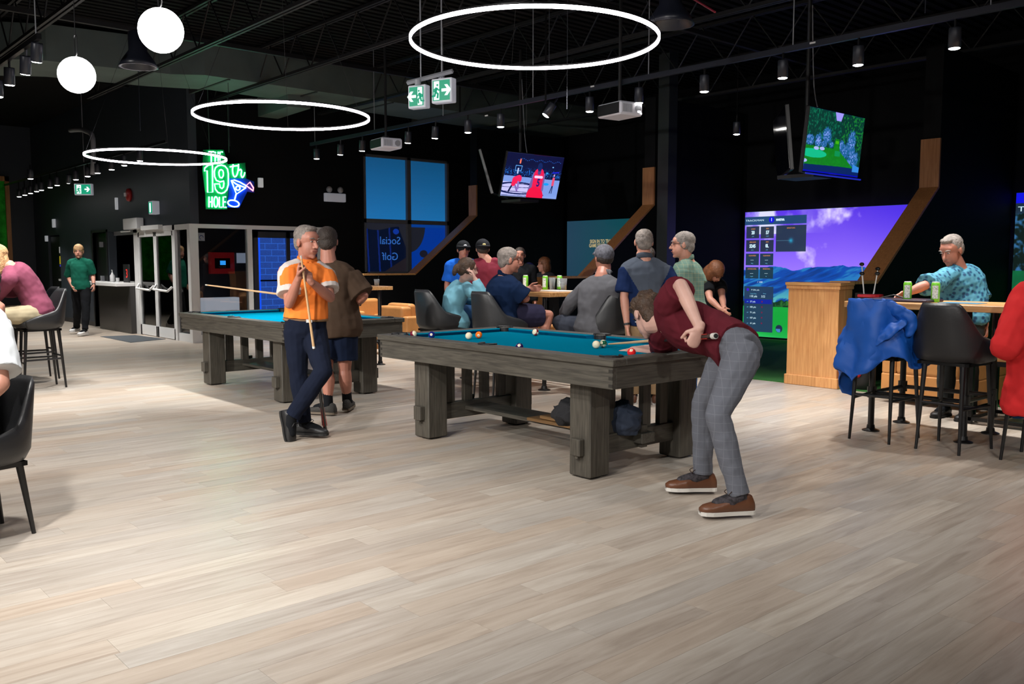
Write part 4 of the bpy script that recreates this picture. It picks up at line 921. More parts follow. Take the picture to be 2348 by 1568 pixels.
# ---------------------------------------------------------------- pool tables
def pool_table(label, ax, ay, hz=.82):
    L_, W_ = 2.568, 1.40; IU, IV, S = .316, .1425, .189
    t = empty('pool_table', label, 'pool table', (ax, ay, 0)); z0 = hz-.185
    X = lambda u: -u
    legs = [(IU,IV),(L_-IU-S,IV),(IU,W_-IV-S),(L_-IU-S,W_-IV-S)]
    for k, (u, v) in enumerate(legs):
        lg = MB().box(-u-S, v, .012, -u, v+S, z0, bev=.008).build('leg', M_TABV, t)
        MB().lathe([(.075,0),(.08,.012)], (-u-S/2, v+S/2, 0), 16).build('foot_pad', M_RUB, lg)
    for k, u in enumerate((IU, L_-IU-S)):                                     # the two slatted ends
        uc = u+S/2
        MB().box(-uc-.035, IV+S, .135, -uc+.035, W_-IV-S, .265, bev=.004).build('end_rail', M_TABY, t)
        MB().box(-uc-.035, IV+S, z0-.05, -uc+.035, W_-IV-S, z0).build('upper_rail', M_TABY, t)
        y0, y1 = IV+S, W_-IV-S; gap = (y1-y0)/4
        for i in range(4):
            yc = y0+gap*(i+.5)
            MB().box(-uc-.022, yc-.042, .262, -uc+.022, yc+.042, z0-.045, bev=.003).build('slat', M_TABV, t)
        for (yy, sg) in ((IV, -1), (W_-IV, 1)):                               # through tenons with wedges
            a, b = sorted((yy, yy+sg*.045)); tn = MB().box(-uc-.045, a, .155, -uc+.045, b, .265, bev=.004).build('tenon', M_TABV, t)
            a, b = sorted((yy+sg*.012, yy+sg*.034)); MB().box(-uc-.012, a, .135, -uc+.018, b, .245).build('wedge', M_TABV, tn)
    yc = W_/2
    MB().box(-(L_-IU-S/2), yc-.14, .195, -(IU+S/2), yc+.14, .225, bev=.003).build('stretcher', M_TABW, t)
    for u, sg in ((IU+S/2-.035, 1), (L_-IU-S/2+.035, -1)):
        tn = MB().box(*( (-u, yc-.07, .175, -u+.08, yc+.07, .245) if sg > 0 else (-u-.08, yc-.07, .175, -u, yc+.07, .245)), bev=.004).build('tenon', M_TABW, t)
        MB().box(-u+sg*.03-.015, yc-.03, .14, -u+sg*.03+.015, yc+.03, .295, bev=.003).build('wedge', M_TABV, tn)
    i = .018; za, zb = z0, hz-.045
    for nm, b, m in (('apron',(-L_+i,i,za,-i,i+.035,zb),M_TABW),('apron',(-L_+i,W_-i-.035,za,-i,W_-i,zb),M_TABW),('apron',(-i-.035,i+.035,za,-i,W_-i-.035,zb),M_TABY),('apron',(-L_+i,i+.035,za,-L_+i+.035,W_-i-.035,zb),M_TABY)):
        MB().box(*b, bev=.003).build(nm, m, t)
    for (cx) in (-i, -L_+i):                                                   # finger joints at the near corners
        for k in range(3):
            z = za+.012+k*.045; s = -1 if cx > -1 else 1
            MB().box(min(cx, cx+s*.03)-.001, i-.0015, z, max(cx, cx+s*.03)+.001, i+.002, z+.02).build('finger_joint', mat('joint_dark', (.02,.017,.013), .6), t)
    RW = .125
    for b, m in (((-L_,0,zb,0,RW,hz),M_TABW),((-L_,W_-RW,zb,0,W_,hz),M_TABW),((-RW,RW,zb,0,W_-RW,hz-.0004),M_TABY),((-L_,RW,zb,-L_+RW,W_-RW,hz-.0004),M_TABY)):
        MB().box(*b, bev=.005).build('rail', m, t)
    MB().box(-L_+RW, RW, zb-.02, -RW, W_-RW, hz-.032).build('playing_cloth', M_FELT, t)
    CW = .052; g = .075
    def cushion(p0, p1, inw):
        p0, p1, inw = V(p0), V(p1), V(inw); d = (p1-p0).normalized(); m = MB(); zt = hz-.002
        q = [V((0,0,hz-.032)), inw*CW*.75+V((0,0,hz-.032)), inw*CW+V((0,0,hz-.012)), inw*CW+V((0,0,hz-.008)), V((0,0,zt))]
        ins = [0, .75, 1, 1, 0]
        vs = [p0+a+d*(CW*k) for a, k in zip(q, ins)]+[p1+a-d*(CW*k) for a, k in zip(q, ins)]
        m.add(vs, [(4,3,2,1,0),(5,6,7,8,9)]+[(i_, (i_+1) % 5, 5+(i_+1) % 5, 5+i_) for i_ in range(5)], 0)
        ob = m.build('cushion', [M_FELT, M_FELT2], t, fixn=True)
        for pl in ob.data.polygons: pl.material_index = 1 if abs(pl.normal.z) < .75 else 0  # steep cushion faces take a darker cloth, shade put into the colour
    xm = -L_/2
    for y, iy in ((RW,1),(W_-RW,-1)):
        cushion((-RW-g+.02,y,0),(xm+g-.01,y,0),(0,iy,0)); cushion((xm-g+.01,y,0),(-L_+RW+g-.02,y,0),(0,iy,0))
    cushion((-RW,RW+g-.02,0),(-RW,W_-RW-g+.02,0),(-1,0,0)); cushion((-L_+RW,RW+g-.02,0),(-L_+RW,W_-RW-g+.02,0),(1,0,0))
    c = RW+.012
    for (x, y, k) in ((-c,c,1),(-L_+c,c,1),(-c,W_-c,1),(-L_+c,W_-c,1),(xm,RW-.02,0),(xm,W_-RW+.02,0)):
        p = MB().lathe([(.062,-.12),(.064,.0),(.058,.0),(.056,-.04),(0,-.045)], (x,y,hz+.0015), 20).build('pocket', M_RUB, t, smooth=False)
        yy = math.atan2(W_/2-y, -L_/2-x) if k else (PI/2 if y < W_/2 else -PI/2)
        MB().tube([(x+.068*math.cos(yy+PI+a), y+.068*math.sin(yy+PI+a), hz+.003) for a in [-1.9+j*3.8/12 for j in range(13)]], (.009), 6).build('pocket_iron', M_RUB, p)
    return t
T1 = (-3.5527, 3.9589); T2 = (-7.73, 3.95)
pool_table('front pool table with balls on its blue cloth, player leaning over it', *T1)
pool_table('rear pool table with bright turquoise cloth behind the man in orange', *T2)
# balls
def ball_mat(name, col, stripe):
    m = bpy.data.materials.new(name); m.use_nodes = True; nt = m.node_tree; N = nt.nodes; L = nt.links
    b = N['Principled BSDF']; b.inputs['Roughness'].default_value = .08; b.inputs['Coat Weight'].default_value = .5
    CR = (.78,.70,.50,1)
    if col is None: b.inputs['Base Color'].default_value = CR; return m
    tc = N.new('ShaderNodeTexCoord'); sp = N.new('ShaderNodeSeparateXYZ'); L.new(tc.outputs['Object'], sp.inputs[0])
    ab = N.new('ShaderNodeMath'); ab.operation = 'ABSOLUTE'; L.new(sp.outputs[2], ab.inputs[0])
    lt = N.new('ShaderNodeMath'); lt.operation = 'LESS_THAN'; lt.inputs[1].default_value = .015 if stripe else 1; L.new(ab.outputs[0], lt.inputs[0])
    gt = N.new('ShaderNodeMath'); gt.operation = 'LESS_THAN'; gt.inputs[1].default_value = .0263; L.new(sp.outputs[0], gt.inputs[0])
    mu = N.new('ShaderNodeMath'); mu.operation = 'MULTIPLY'; L.new(lt.outputs[0], mu.inputs[0]); L.new(gt.outputs[0], mu.inputs[1])
    mx = N.new('ShaderNodeMix'); mx.data_type = 'RGBA'; mx.inputs[6].default_value = CR; mx.inputs[7].default_value = (*col, 1)
    L.new(mu.outputs[0], mx.inputs[0]); L.new(mx.outputs[2], b.inputs['Base Color']); return m
BR = .0286
bme = MB().ell((0,0,0), (BR,BR,BR), nu=24, nv=16)
def ball(label, px, py, col, stripe=False, num=None, z=.788, rot=(0,.3,-.8)):
    p = onz(px, py, z+BR*1.0); o = link('pool_ball', bme.mesh('pool_ball', [ball_mat(label[:20], col, stripe)], True), None, (p.x, p.y, z+BR+.0005))
    tag(o, label, 'pool ball'); o.rotation_euler = rot
    if num:
        ob = letters(num, .012, M_RUB, o, (0,1,0), (0,0,1), (BR+.0001,0,0), ext=.0003, name='number'); ob.name = 'number'
    return o
NOSE = (0, .25, -.8+.0)
ball('cream cue ball in front of the bridge hand, beside the green ball', 1367, 790, None)
ball('green striped ball touching the tip of the player\'s cue', 1383, 788, (.005,.10,.045), True, '14', rot=(.3,-.3,-1.3))
ball('red ball beside the near rail under the player\'s forearm', 1448, 808, (.75,.02,.02), False, '3', rot=(0,-.7,-.9))
ball('orange ball near the middle of the front table', 1098, 768, (.90,.16,.01), False, '5', rot=(0,.1,-.8))
ball('plain cream ball lying left of the orange ball', 1075, 770, (.78,.70,.50))
ball('white ball with a dark red stripe near the far cushion', 1228, 762, (.25,.01,.02), True, rot=(1.2,.2,0))
ball('dark purple ball half hidden by the near rail, right of the side pocket', 1191, 796, (.012,.004,.07), False, '4', rot=(0,-.6,-.85))
ball('dark blue ball near the left end of the front table', 990, 768, (.006,.012,.16), False, '2', rot=(0,-.2,-.8))
ball('half visible striped ball beside the left corner pocket', 948, 766, (.15,.01,.03), True, rot=(.2,1.2,.4))
ck = boxo('chalk', mat('blue_chalk', (.02,.25,.3), .8), (-.012,-.012,0,.012,.012,.022), bev=.002, loc=onz(530,727,.821)); tag(ck, 'small chalk cube on the near rail of the rear table', 'chalk')

# things stored under the front table
tb = empty('wooden_tray', 'flat brown wooden tray resting on the stretcher under the front table', 'tray', (-4.42, 4.66, .225))
MB().box(-.42,-.22,.0,.30,.24,.022,bev=.003).build('board', wood('tray_wood', (.16,.085,.035), (.27,.15,.06), 0), tb); MB().box(-.30,-.20,.026,.40,.22,.05,bev=.003).build('board', wood('tray_wood', (0,0,0), (0,0,0)), tb)
def lump(name, label, cat, loc, r, m, seed, amp=.25, flat=True):
    mb = MB().ell((0,0,0), r, nu=40, nv=26)
    out = []
    for v_ in mb.v:
        p = V(v_); q = noise.noise_vector(p*(2.2/max(r))+V((seed,seed*2,0))); q2 = noise.noise_vector(p*(6/max(r))+V((seed,0,seed)))
        p = p+V(q)*amp*max(r)+V(q2)*amp*.35*max(r); 
        if flat: p.z = max(p.z, -r[2]*.75)
        out.append(tuple(p))
    mb.v = out; o = mb.build(name, m, loc=loc, smooth=True); return tag(o, label, cat)
lump('jacket', 'crumpled black jacket piled on the tray under the front table', 'jacket', at(1312, 948, 5.95), (.13,.12,.10), mat('black_cloth', (.008,.008,.010), .9, bump=.3), 3)
lump('bag', 'dark blue grey bag lying behind the slats under the front table', 'bag', at(1432, 962, 6.0), (.12,.11,.13), mat('navy_cloth', (.02,.03,.055), .85, bump=.3), 8, .2)

# ---------------------------------------------------------------- upholstered stools
def shell_mesh(seat, back):
    """bucket shell facing +Y: underside at seat-.07, back rim at `back`"""
    na, rows = 49, []
    ph = [math.radians(-38+256*i/(na-1)) for i in range(na)]
    def rim(a):
        d = abs(math.degrees(a)-90)
        if d < 30: h = 1
        elif d < 72: t = (d-30)/42; t = t*t*(3-2*t); h = 1-.66*t
        else: t = min((d-72)/56, 1); h = .34-.27*t
        return seat+.0+(back-seat)*h
    def ring(sc, zf, lean=1, inn=0.0):
        out = []
        for a in ph:
            z = zf(a) ; hh = max(0, (z-seat)/(back-seat)); nar = 1-.20*hh*lean*max(0, math.sin(a))**.5 if math.sin(a) > 0 else 1
            c, s = math.cos(a), math.sin(a); sx = abs(c)**.82*(1 if c > 0 else -1); sy = abs(s)**.82*(1 if s > 0 else -1)
            out.append(((.285*sc-inn)*sx*nar, -(.27*sc-inn)*sy-.055*hh*max(0, s)+.01, z))
        return out
    rows = [ring(.66, lambda a: seat-.075, 0), ring(.90, lambda a: seat-.055, 0), ring(.99, lambda a: seat-.005, 0)]
    for t in (.33,.66,.92): rows.append(ring(1.0, lambda a, t=t: seat+(rim(a)-seat)*t))
    rows.append(ring(1.0, lambda a: rim(a)+.008, inn=.012))
    for t in (.92,.6,.3): rows.append(ring(1.0, lambda a, t=t: seat+(rim(a)-seat)*t, inn=.030))
    rows.append(ring(.93, lambda a: seat-.0, 0, .03)); rows.append(ring(.5, lambda a: seat-.02, 0))
    m = MB(); vs = [p for r in rows for p in r]; fs = []
    for i in range(len(rows)-1):
        for k in range(na-1): fs.append((i*na+k, i*na+k+1, (i+1)*na+k+1, (i+1)*na+k))
    nr = len(rows)
    for k0 in (0, na-1):
        col_ = [i*na+k0 for i in range(nr)]; fs.append(tuple(col_))
    fs.append(tuple(k for k in range(na)))
    return m.add(vs, fs)
def seat_pad(seat):
    m = MB(); n = 36; vs = []; fs = []
    P_ = [(.60,-.055),(.86,-.05),(.90,.0),(.88,.02),(.7,.035),(.3,.038),(0.001,.038)]
    for (s, z) in P_:
        for k in range(n):
            a = 2*PI*k/n; c, q = math.cos(a), math.sin(a); vs.append((.275*s*abs(c)**.75*(1 if c > 0 else -1), .27*s*abs(q)**.75*(1 if q > 0 else -1)+.0, seat+z))
    for i in range(len(P_)-1):
        for k in range(n): fs.append((i*n+k, i*n+(k+1) % n, (i+1)*n+(k+1) % n, (i+1)*n+k))
    fs.append(tuple(range(n))[::-1]); return m.add(vs, fs)
M_SH2 = mat('shell_grey', (.020,.021,.023), .40, bump=.08, bscale=120)
def make_stool(name, label, cat, seat, back, loc, rz, m=M_SHELL, group=None):
    e = empty(name, label, cat, loc, rz, group)
    shell_mesh(seat, back).build('shell', m, e, smooth=True, fixn=True)
    seat_pad(seat).build('seat_cushion', m, e, smooth=True)
    zt = seat-.07
    fr = MB(); fr.box(-.19,-.19,zt-.02,.19,-.16,zt+.004); fr.box(-.19,.16,zt-.02,.19,.19,zt+.004); fr.box(-.19,-.19,zt-.02,-.16,.19,zt+.004); fr.box(.16,-.19,zt-.02,.19,.19,zt+.004)
    fr.build('seat_frame', M_BLKMET, e)
    ft = [(-.16,-.22),(.16,-.22),(-.20,.22),(.20,.22)]; tp = [(-.14,-.17),(.14,-.17),(-.17,.17),(.17,.17)]
    for (a, b), (c, d) in zip(ft, tp): MB().tube([(a,b,0),(c,d,zt)], [.011,.020], 8).build('leg', M_BLKMET, e)
    if seat > .6:
        def lerp(i, z): k = z/zt; return V((ft[i][0]+(tp[i][0]-ft[i][0])*k, ft[i][1]+(tp[i][1]-ft[i][1])*k, z))
        for i, j, z in ((0,1,.36),(2,3,.30),(0,2,.33),(1,3,.33)): MB().tube([lerp(i,z), lerp(j,z)], .011, 8).build('footrest', M_BLKMET, e)
    return e
ST = dict(
    a=((-3.29,6.88),0,'bar stool with a blue jacket draped over its back'),
    b=((-2.75,6.88),0,'empty black bar stool, right of the one with the blue jacket'),
    c=((-2.16,6.94),0,'black bar stool cut off at the right edge under the person in red'))
s0 = make_stool('bar_stool', ST['a'][2], 'bar stool', .735, 1.10, (-3.29,6.88,0), .02)
dup(s0, (-2.75,6.88,0), -.05, ST['b'][2]); dup(s0, (-2.13,6.94,0), PI/2, ST['c'][2])
sl = dup(s0, (-10.9,2.60,0), PI+.05, 'grey bar stool under the seated person in purple at the left'); 
sl2 = dup(s0, (-11.75,2.75,0), PI+.05, 'second bar stool behind the one of the person in purple')
E_ch = [((-7.88,5.95),-.05,'grey bar stool of the woman in light blue'),((-6.98,6.02),-.02,'grey bar stool of the man in the navy polo'),((-6.22,6.85),1.35,'grey bar stool turned away, under the man in the grey sweater')]
for (p, rz, lab) in E_ch:
    q = dup(s0, (p[0], p[1], 0), rz, lab)
    for ch in q.children:
        if ch.name.startswith(('shell', 'seat_cushion')): ch.data = ch.data.copy(); ch.data.materials[0] = M_SH2
make_stool('dining_chair', 'low black chair cut off at the left edge under the person in white', 'chair', .46, .80, (-5.12,.88,0), 3.4)

# ---------------------------------------------------------------- bar height tables
def pipe_table(label, x0, x1, y0, y1, z=1.078, legs=None, m=M_OAKX):
    e = empty('bar_table', label, 'table', (x0, y0, 0)); W_ = x1-x0; D_ = y1-y0
    MB().box(0,0,z-.05,W_,D_,z,bev=.004).build('tabletop', m, e)
    lg = legs or [(.18,.1),(.18,D_-.1),(W_-.18,.1),(W_-.18,D_-.1)]
    for (a, b) in lg:
        l_ = MB().tube([(a,b,.01),(a,b,z-.05)], .025, 12).build('leg', M_BLKMET, e); MB().lathe([(.07,0),(.07,.008),(.035,.02),(.03,.05)], (a,b,0), 16).build('floor_flange', M_BLKMET, l_)
        MB().lathe([(.038,0),(.038,.09)], (a,b,.28), 12).build('pipe_joint', M_BLKMET, l_)
    for i, j in ((0,2),(1,3),(0,1),(2,3)):
        a, b = lg[i], lg[j]; MB().tube([(a[0],a[1],.32),(b[0],b[1],.32)], .018, 10).build('crossbar', M_BLKMET, e)
    return e
pipe_table('oak bar table on black pipe legs behind the two empty stools', -3.72, -1.9, 7.02, 7.78, legs=[(.22,.1),(.22,.66),(.94,.16),(.94,.70)])
tC = onz(1260,671,1.078); pipe_table('oak bar table with green cans where the seated group gathers', tC.x-1.75, tC.x, tC.y, tC.y+.75)
tL = onz(901,656,1.078); pipe_table('oak bar table with one iced drink left of the seated group', tL.x-1.3, tL.x, tL.y-.62, tL.y)
def can(label, px, py, zt=1.078, Z=None):
    p = onz(px, py, zt); e = empty('drink_can', label, 'can', (p.x, p.y, zt+.0005))
    g = mat('can_green', (.16,.52,.03), .3, emit=(.15,.5,.02), es=.05)
    MB().lathe([(.026,0),(.033,.006),(.033,.148),(.027,.160)], n=20).build('body', g, e, smooth=True)
    MB().lathe([(.028,.160),(.026,.166),(0,.164)], n=16).build('lid', M_ALU, e)
    lb_ = MB(); 
    for k in range(9):
        a = -2.5+k*.16+.55; b = a+.16; lb_.add([(.0335*math.cos(a),.0335*math.sin(a),.03),(.0335*math.cos(b),.0335*math.sin(b),.03),(.0335*math.cos(b),.0335*math.sin(b),.135),(.0335*math.cos(a),.0335*math.sin(a),.135)], [(0,1,2,3)])
    lb_.build('label', mat('can_label', (.55,.62,.60), .4, var=.5, vscale=90), e)
    return e
can('left green can on the right bar table, beside the black tray', 2080, 691); can('right green can standing alone on the right bar table', 2144, 693)
can('left green can on the seated group\'s table', 1250, 664); can('right green can on the seated group\'s table', 1283, 663); can('green can half hidden behind the man in navy', 1205, 662)
def glass_cup(label, px, py, zt, liq, h=.14, r=.042, ice=False):
    p = onz(px, py, zt); e = empty('drinking_glass', label, 'glass', (p.x, p.y, zt+.0005))
    MB().lathe([(r*.72,0),(r,h),(r*.95,h),(r*.68,.006)], n=18).build('tumbler', clear_cup('tumbler_glass'), e, smooth=True)
    if liq: MB().lathe([(r*.66,.008),(r*.80,h*.55),(0,h*.55)], n=16).build('drink', mat('drink%s' % (liq,), liq, .2), e, smooth=True)
    if ice: MB().tube([(0,0,.03),(.03,.02,h+.06)], .003, 5).build('straw', M_RUB, e)
    return e
glass_cup('empty clear pint glass between the two green cans', 1266, 663, 1.078, None); glass_cup('pint glass half full of amber beer beside the man in grey', 1292, 667, 1.078, (.45,.22,.02))
glass_cup('short glass of iced drink with a straw on the left bar table', 864, 655, 1.078, (.55,.38,.16), .09, .04, True)
ty = empty('serving_tray', 'flat black tray on the left end of the right bar table', 'tray', (onz(2062,688,1.078).x+.03, 7.35, 1.078)); MB().box(-.16,-.16,0,.36,.16,.022,bev=.006).build('tray_body', mat('tray_black', (.02,.012,.03), .35), ty); MB().tube([(-.1,.02,.022),(.0,.03,.05),(.1,.04,.022)], .006, 6).build('key_ring', M_STEEL, ty)
pa = boxo('menu', mat('menu_blue', (.06,.22,.38), .4), (0,0,0,.3,.2,.003), loc=(-3.05,7.25,1.0785)); tag(pa, 'blue and white menu sheet lying on the right bar table', 'menu')
pa = boxo('napkins', mat('paper_white', (.7,.7,.68), .6), (0,0,0,.35,.25,.012), loc=(tC.x-.42, tC.y+.22, 1.0785)); tag(pa, 'white paper on the seated group\'s table in front of the glasses', 'paper')
# jacket hanging on the first stool
def draped():
    m = MB(); na, nt_ = 40, 26; vs = []
    def hem(s):      # how far the cloth hangs below the rim, from left (0) to right (1) seen from behind
        pts = [(0,.34),(.07,.60),(.13,.58),(.21,.40),(.33,.50),(.46,.65),(.56,.53),(.72,.38),(1,.25)]
        for (a, b), (c, d) in zip(pts, pts[1:]):
            if a <= s <= c: return b+(d-b)*(s-a)/(c-a)
        return .3
    for i in range(na):
        s = i/(na-1); a = math.radians(210-230*s); d = abs(math.degrees(a)-90)
        if d < 30: h = 1
        elif d < 72: t = (d-30)/42; t = t*t*(3-2*t); h = 1-.55*t
        else: h = .45-.1*min((d-72)/50, 1)
        zr = .735+(1.10-.735)*h+.022
        for j in range(nt_):
            t = j/(nt_-1)
            if j < 3: off = (-.05, -.025, .01)[j]; z = zr-(.10,.012,0)[j]
            else: q = (j-3)/(nt_-4); off = .020+.035*q+.034*math.sin(s*34+q*2.5)*(.25+q)*.8+.018*math.sin(s*17-q*6+1); z = zr-hem(s)*q
            nar = 1-.20*h*max(0, math.sin(a))**.5*(1-.6*t) if math.sin(a) > 0 else 1
            c, sn = math.cos(a), math.sin(a); r1 = .285*nar+off; r2 = .27+off+.055*h*max(0, sn)
            vs.append((r1*abs(c)**.82*(1 if c > 0 else -1), -r2*abs(sn)**.82*(1 if sn > 0 else -1)+.01, z))
    fs = [(i*nt_+j, (i+1)*nt_+j, (i+1)*nt_+j+1, i*nt_+j+1) for i in range(na-1) for j in range(nt_-1)]
    return m.add(vs, fs)
M_BLUE = mat('blue_shell_fabric', (.003,.085,.42), .55, bump=.15, bscale=20)
jk = empty('jacket', 'bright blue jacket draped over the back of the bar stool beside the oak cabinet', 'jacket', (-3.29,6.88,0), .02)
ob = draped().build('jacket_body', M_BLUE, jk, smooth=True); md = ob.modifiers.new('s', 'SOLIDIFY'); md.thickness = .008; md.offset = 0
tx = bpy.data.textures.new('folds', 'CLOUDS'); tx.noise_scale = .09
md = ob.modifiers.new('d', 'DISPLACE'); md.texture = tx; md.strength = .045; md.mid_level = .5
fuse_later = [([(.10,-.27,1.09),(.22,-.25,1.02),(.29,-.21,.95),(.28,-.23,.86)], [(.04,.02),(.065,.03),(.06,.035),(.03,.02)]),([(.25,-.28,.95),(.16,-.335,.88),(.07,-.36,.80)], [(.05,.022),(.062,.02),(.05,.016)])]
lump('jacket', 'dark blue jacket bunched behind the person in purple at the left', 'jacket', at(84, 683, 10.9), (.10,.10,.14), mat('royal_cloth', (.01,.04,.16), .8, bump=.3), 5, .4, False)

# ---------------------------------------------------------------- tan lounge chairs and bay furniture
def armchair(label, loc, rz, w_=.92, d_=.85, h=.74):
    e = empty('armchair', label, 'armchair', loc, rz); m = M_LEATH
    rbox('base', m, (-w_/2,-d_/2,.06,w_/2,d_/2-.02,.30), e, .02)
    rbox('seat_cushion', m, (-w_/2+.14,-d_/2+.18,.30,w_/2-.14,d_/2,.44), e, .045)
    for s in (-1,1): rbox('arm', m, (min(s*(w_/2-.14), s*w_/2), -d_/2, .28, max(s*(w_/2-.14), s*w_/2), d_/2-.03, .60), e, .035)
    rbox('backrest', m, (-w_/2+.14,-d_/2,.28,w_/2-.14,-d_/2+.2,h), e, .05)
    rbox('back_cushion', m, (-w_/2+.16,-d_/2+.14,.42,w_/2-.16,-d_/2+.30,h+.04), e, .06)
    for s in (-1,1):
        for t in (-1,1): MB().box(s*(w_/2-.08)-.02, t*(d_/2-.1)-.02, 0, s*(w_/2-.08)+.02, t*(d_/2-.1)+.02, .06).build('foot', M_BLKMET, e)
    return e
ac = armchair('tan leather armchair in the open behind the rear pool table', (-11.25,7.93,0), 0)
dup(ac, (-12.9,8.2,0), -1.57, 'tan leather armchair half hidden behind the bar table with one drink')
dup(ac, (-9.1,7.95,0), 0, 'tan leather armchair behind the stool of the woman in light blue')
dup(ac, (-8.0,8.4,0), 1.57, 'tan leather armchair behind the seated group, by the oak cabinet')
dup(ac, (-3.72,9.10,0), 0, 'tan leather armchair seen through the legs of the empty bar stools')
dup(ac, (-7.3,8.3,0), .3, 'tan leather armchair behind the man in the grey sweater')
tp = empty('coffee_table', 'low oak topped table in a black frame at the right edge', 'table', (-3.10,8.05,0))
MB().box(0,0,.56,1.2,.6,.60,bev=.004).build('tabletop', M_OAKX, tp)
for (a, b) in ((.02,.02),(.02,.58),(1.18,.02),(1.18,.58)): MB().box(a-.02,b-.02,0,a+.02,b+.02,.56).build('leg', M_BLKMET, tp)
f_ = MB(); f_.box(0,0,.52,1.2,.03,.56); f_.box(0,.57,.52,1.2,.6,.56); f_.box(0,0,.03,1.2,.03,.06); f_.box(0,.57,.03,1.2,.6,.06); f_.box(0,0,.03,.03,.6,.06); f_.build('frame', M_BLKMET, tp)
for k in range(4):
    c_ = MB().lathe([(.03,0),(.04,.10),(.037,.10),(.027,.008)], n=14).build('cup', M_WHITE, loc=(-3.02+.17*k, 8.16+.03*(k % 2), .6005)); tag(c_, ('first','second','third','fourth')[k]+' small white cup from the left on the low table at the right edge', 'cup', 'cups on the low table at the right edge')
# golf bags
def golf_bag(label, loc, c1, c2, rz=0, h=.88, lean=.12):
    e = empty('golf_bag', label, 'golf bag', loc, rz)
    MB().tube([(0,0,.0),(lean*.4,0,h*.5),(lean,0,h)], [.13,.125,.14], 16, smooth=3).build('bag_body', mat('bag_'+label[:6], c1, .6), e, smooth=True)
    MB().box(-.1,-.17,.15,.12,-.10,.5,bev=.02).build('pocket', mat('bagp_'+label[:6], c2, .6), e)
    MB().tube([(lean,-.142,h-.02),(lean+.09,-.1,h-.02),(lean+.142,0,h-.02),(lean+.09,.1,h-.02)], .018, 6, smooth=3).build('top_cuff', mat('bagp_'+label[:6], c2, .6), e)
    for k in range(4):
        a = k*1.6; p = V((lean+.07*math.cos(a), .07*math.sin(a), h)); q = p+V((.05*math.cos(a), .04*math.sin(a), .22+.05*(k % 3)))
        c = MB().tube([p, q], .006, 6).build('club_shaft', M_ALU, e); MB().ell(q, (.032,.022,.02)).build('club_head', M_BLKMET if k % 2 else M_STEEL, c, smooth=True)
    return e
golf_bag('black and red golf bag standing beside the large oak cabinet', (-4.72,9.36,0), (.008,.008,.009), (.4,.01,.02), -.4, 1.06, .06)
golf_bag('blue and white golf bag under the seated group\'s table', (-7.25,7.75,0), (.01,.03,.18), (.6,.6,.62), .6, .72, .2)
hc = empty('head_cover', 'round navy golf club cover with a white leaf emblem beside the man in navy', 'club cover', (-10.0,9.22,1.29)); MB().ell((0,0,0), (.10,.10,.11), nu=20, nv=12).build('cover', mat('cover_navy', (.005,.012,.09), .6), hc, smooth=True)
lf_ = MB(); nn = -FWH; 
pts = [];
for k in range(16):
    a = PI/2+2*PI*k/16; r = .05 if k % 2 == 0 else .026; pts.append(RTH*(r*math.cos(a)+.015)+ZZ*(r*math.sin(a))+nn*.105)
lf_.poly(pts, nn, .006).build('leaf_emblem', M_WHITE, hc, fixn=True)
# ---------------------------------------------------------------- people
def skin_mat(name, col): return mat(name, col, .5, bump=.06, bscale=80, var=.08, vscale=10)
SK1 = skin_mat('skin_fair', (.50,.235,.165)); SK2 = skin_mat('skin_ruddy', (.42,.175,.12)); SK3 = skin_mat('skin_pale', (.56,.33,.27))
def cloth(name, col, bump=.25, bs=9, rough=.8, **k): return mat('cloth_'+name, col, .92, spec=.12, bump=bump, bscale=bs, var=.10, vscale=5, sheen=.1, **k)
DEPS = None
def fuse(name, mb, voxel, m, parent, it=4, disp=0.0, dscale=.10, fac=.5):
    """weld overlapping solids into one continuous smooth surface"""
    me = mb.mesh('tmp'); o = bpy.data.objects.new('tmp', me); COL.objects.link(o)
    r = o.modifiers.new('r', 'REMESH'); r.mode = 'VOXEL'; r.voxel_size = voxel; r.use_smooth_shade = True
    if it: s = o.modifiers.new('s', 'SMOOTH'); s.factor = fac; s.iterations = it
    if disp:
        t = bpy.data.textures.new('t', 'CLOUDS'); t.noise_scale = dscale; t.noise_depth = 1
        d = o.modifiers.new('d', 'DISPLACE'); d.texture = t; d.strength = disp; d.mid_level = .5
    new = bpy.data.meshes.new_from_object(o.evaluated_get(bpy.context.evaluated_depsgraph_get()))
    bpy.data.objects.remove(o); bpy.data.meshes.remove(me); new.name = name
    new.materials.clear(); 
    for q in (m if isinstance(m, (list, tuple)) else [m]): new.materials.append(q)
    new.polygons.foreach_set('use_smooth', [True]*len(new.polygons)); new.polygons.foreach_set('material_index', [0]*len(new.polygons))
    return link(name, new, parent)
def paint(o, fn):
    """give faces a material slot by where they lie on the garment"""
    me = o.data; n = len(me.polygons); c = np.empty(n*3, np.float32); me.polygons.foreach_get('center', c); c = c.reshape(-1, 3)
    me.polygons.foreach_set('material_index', fn(c).astype(np.int32)); me.update()
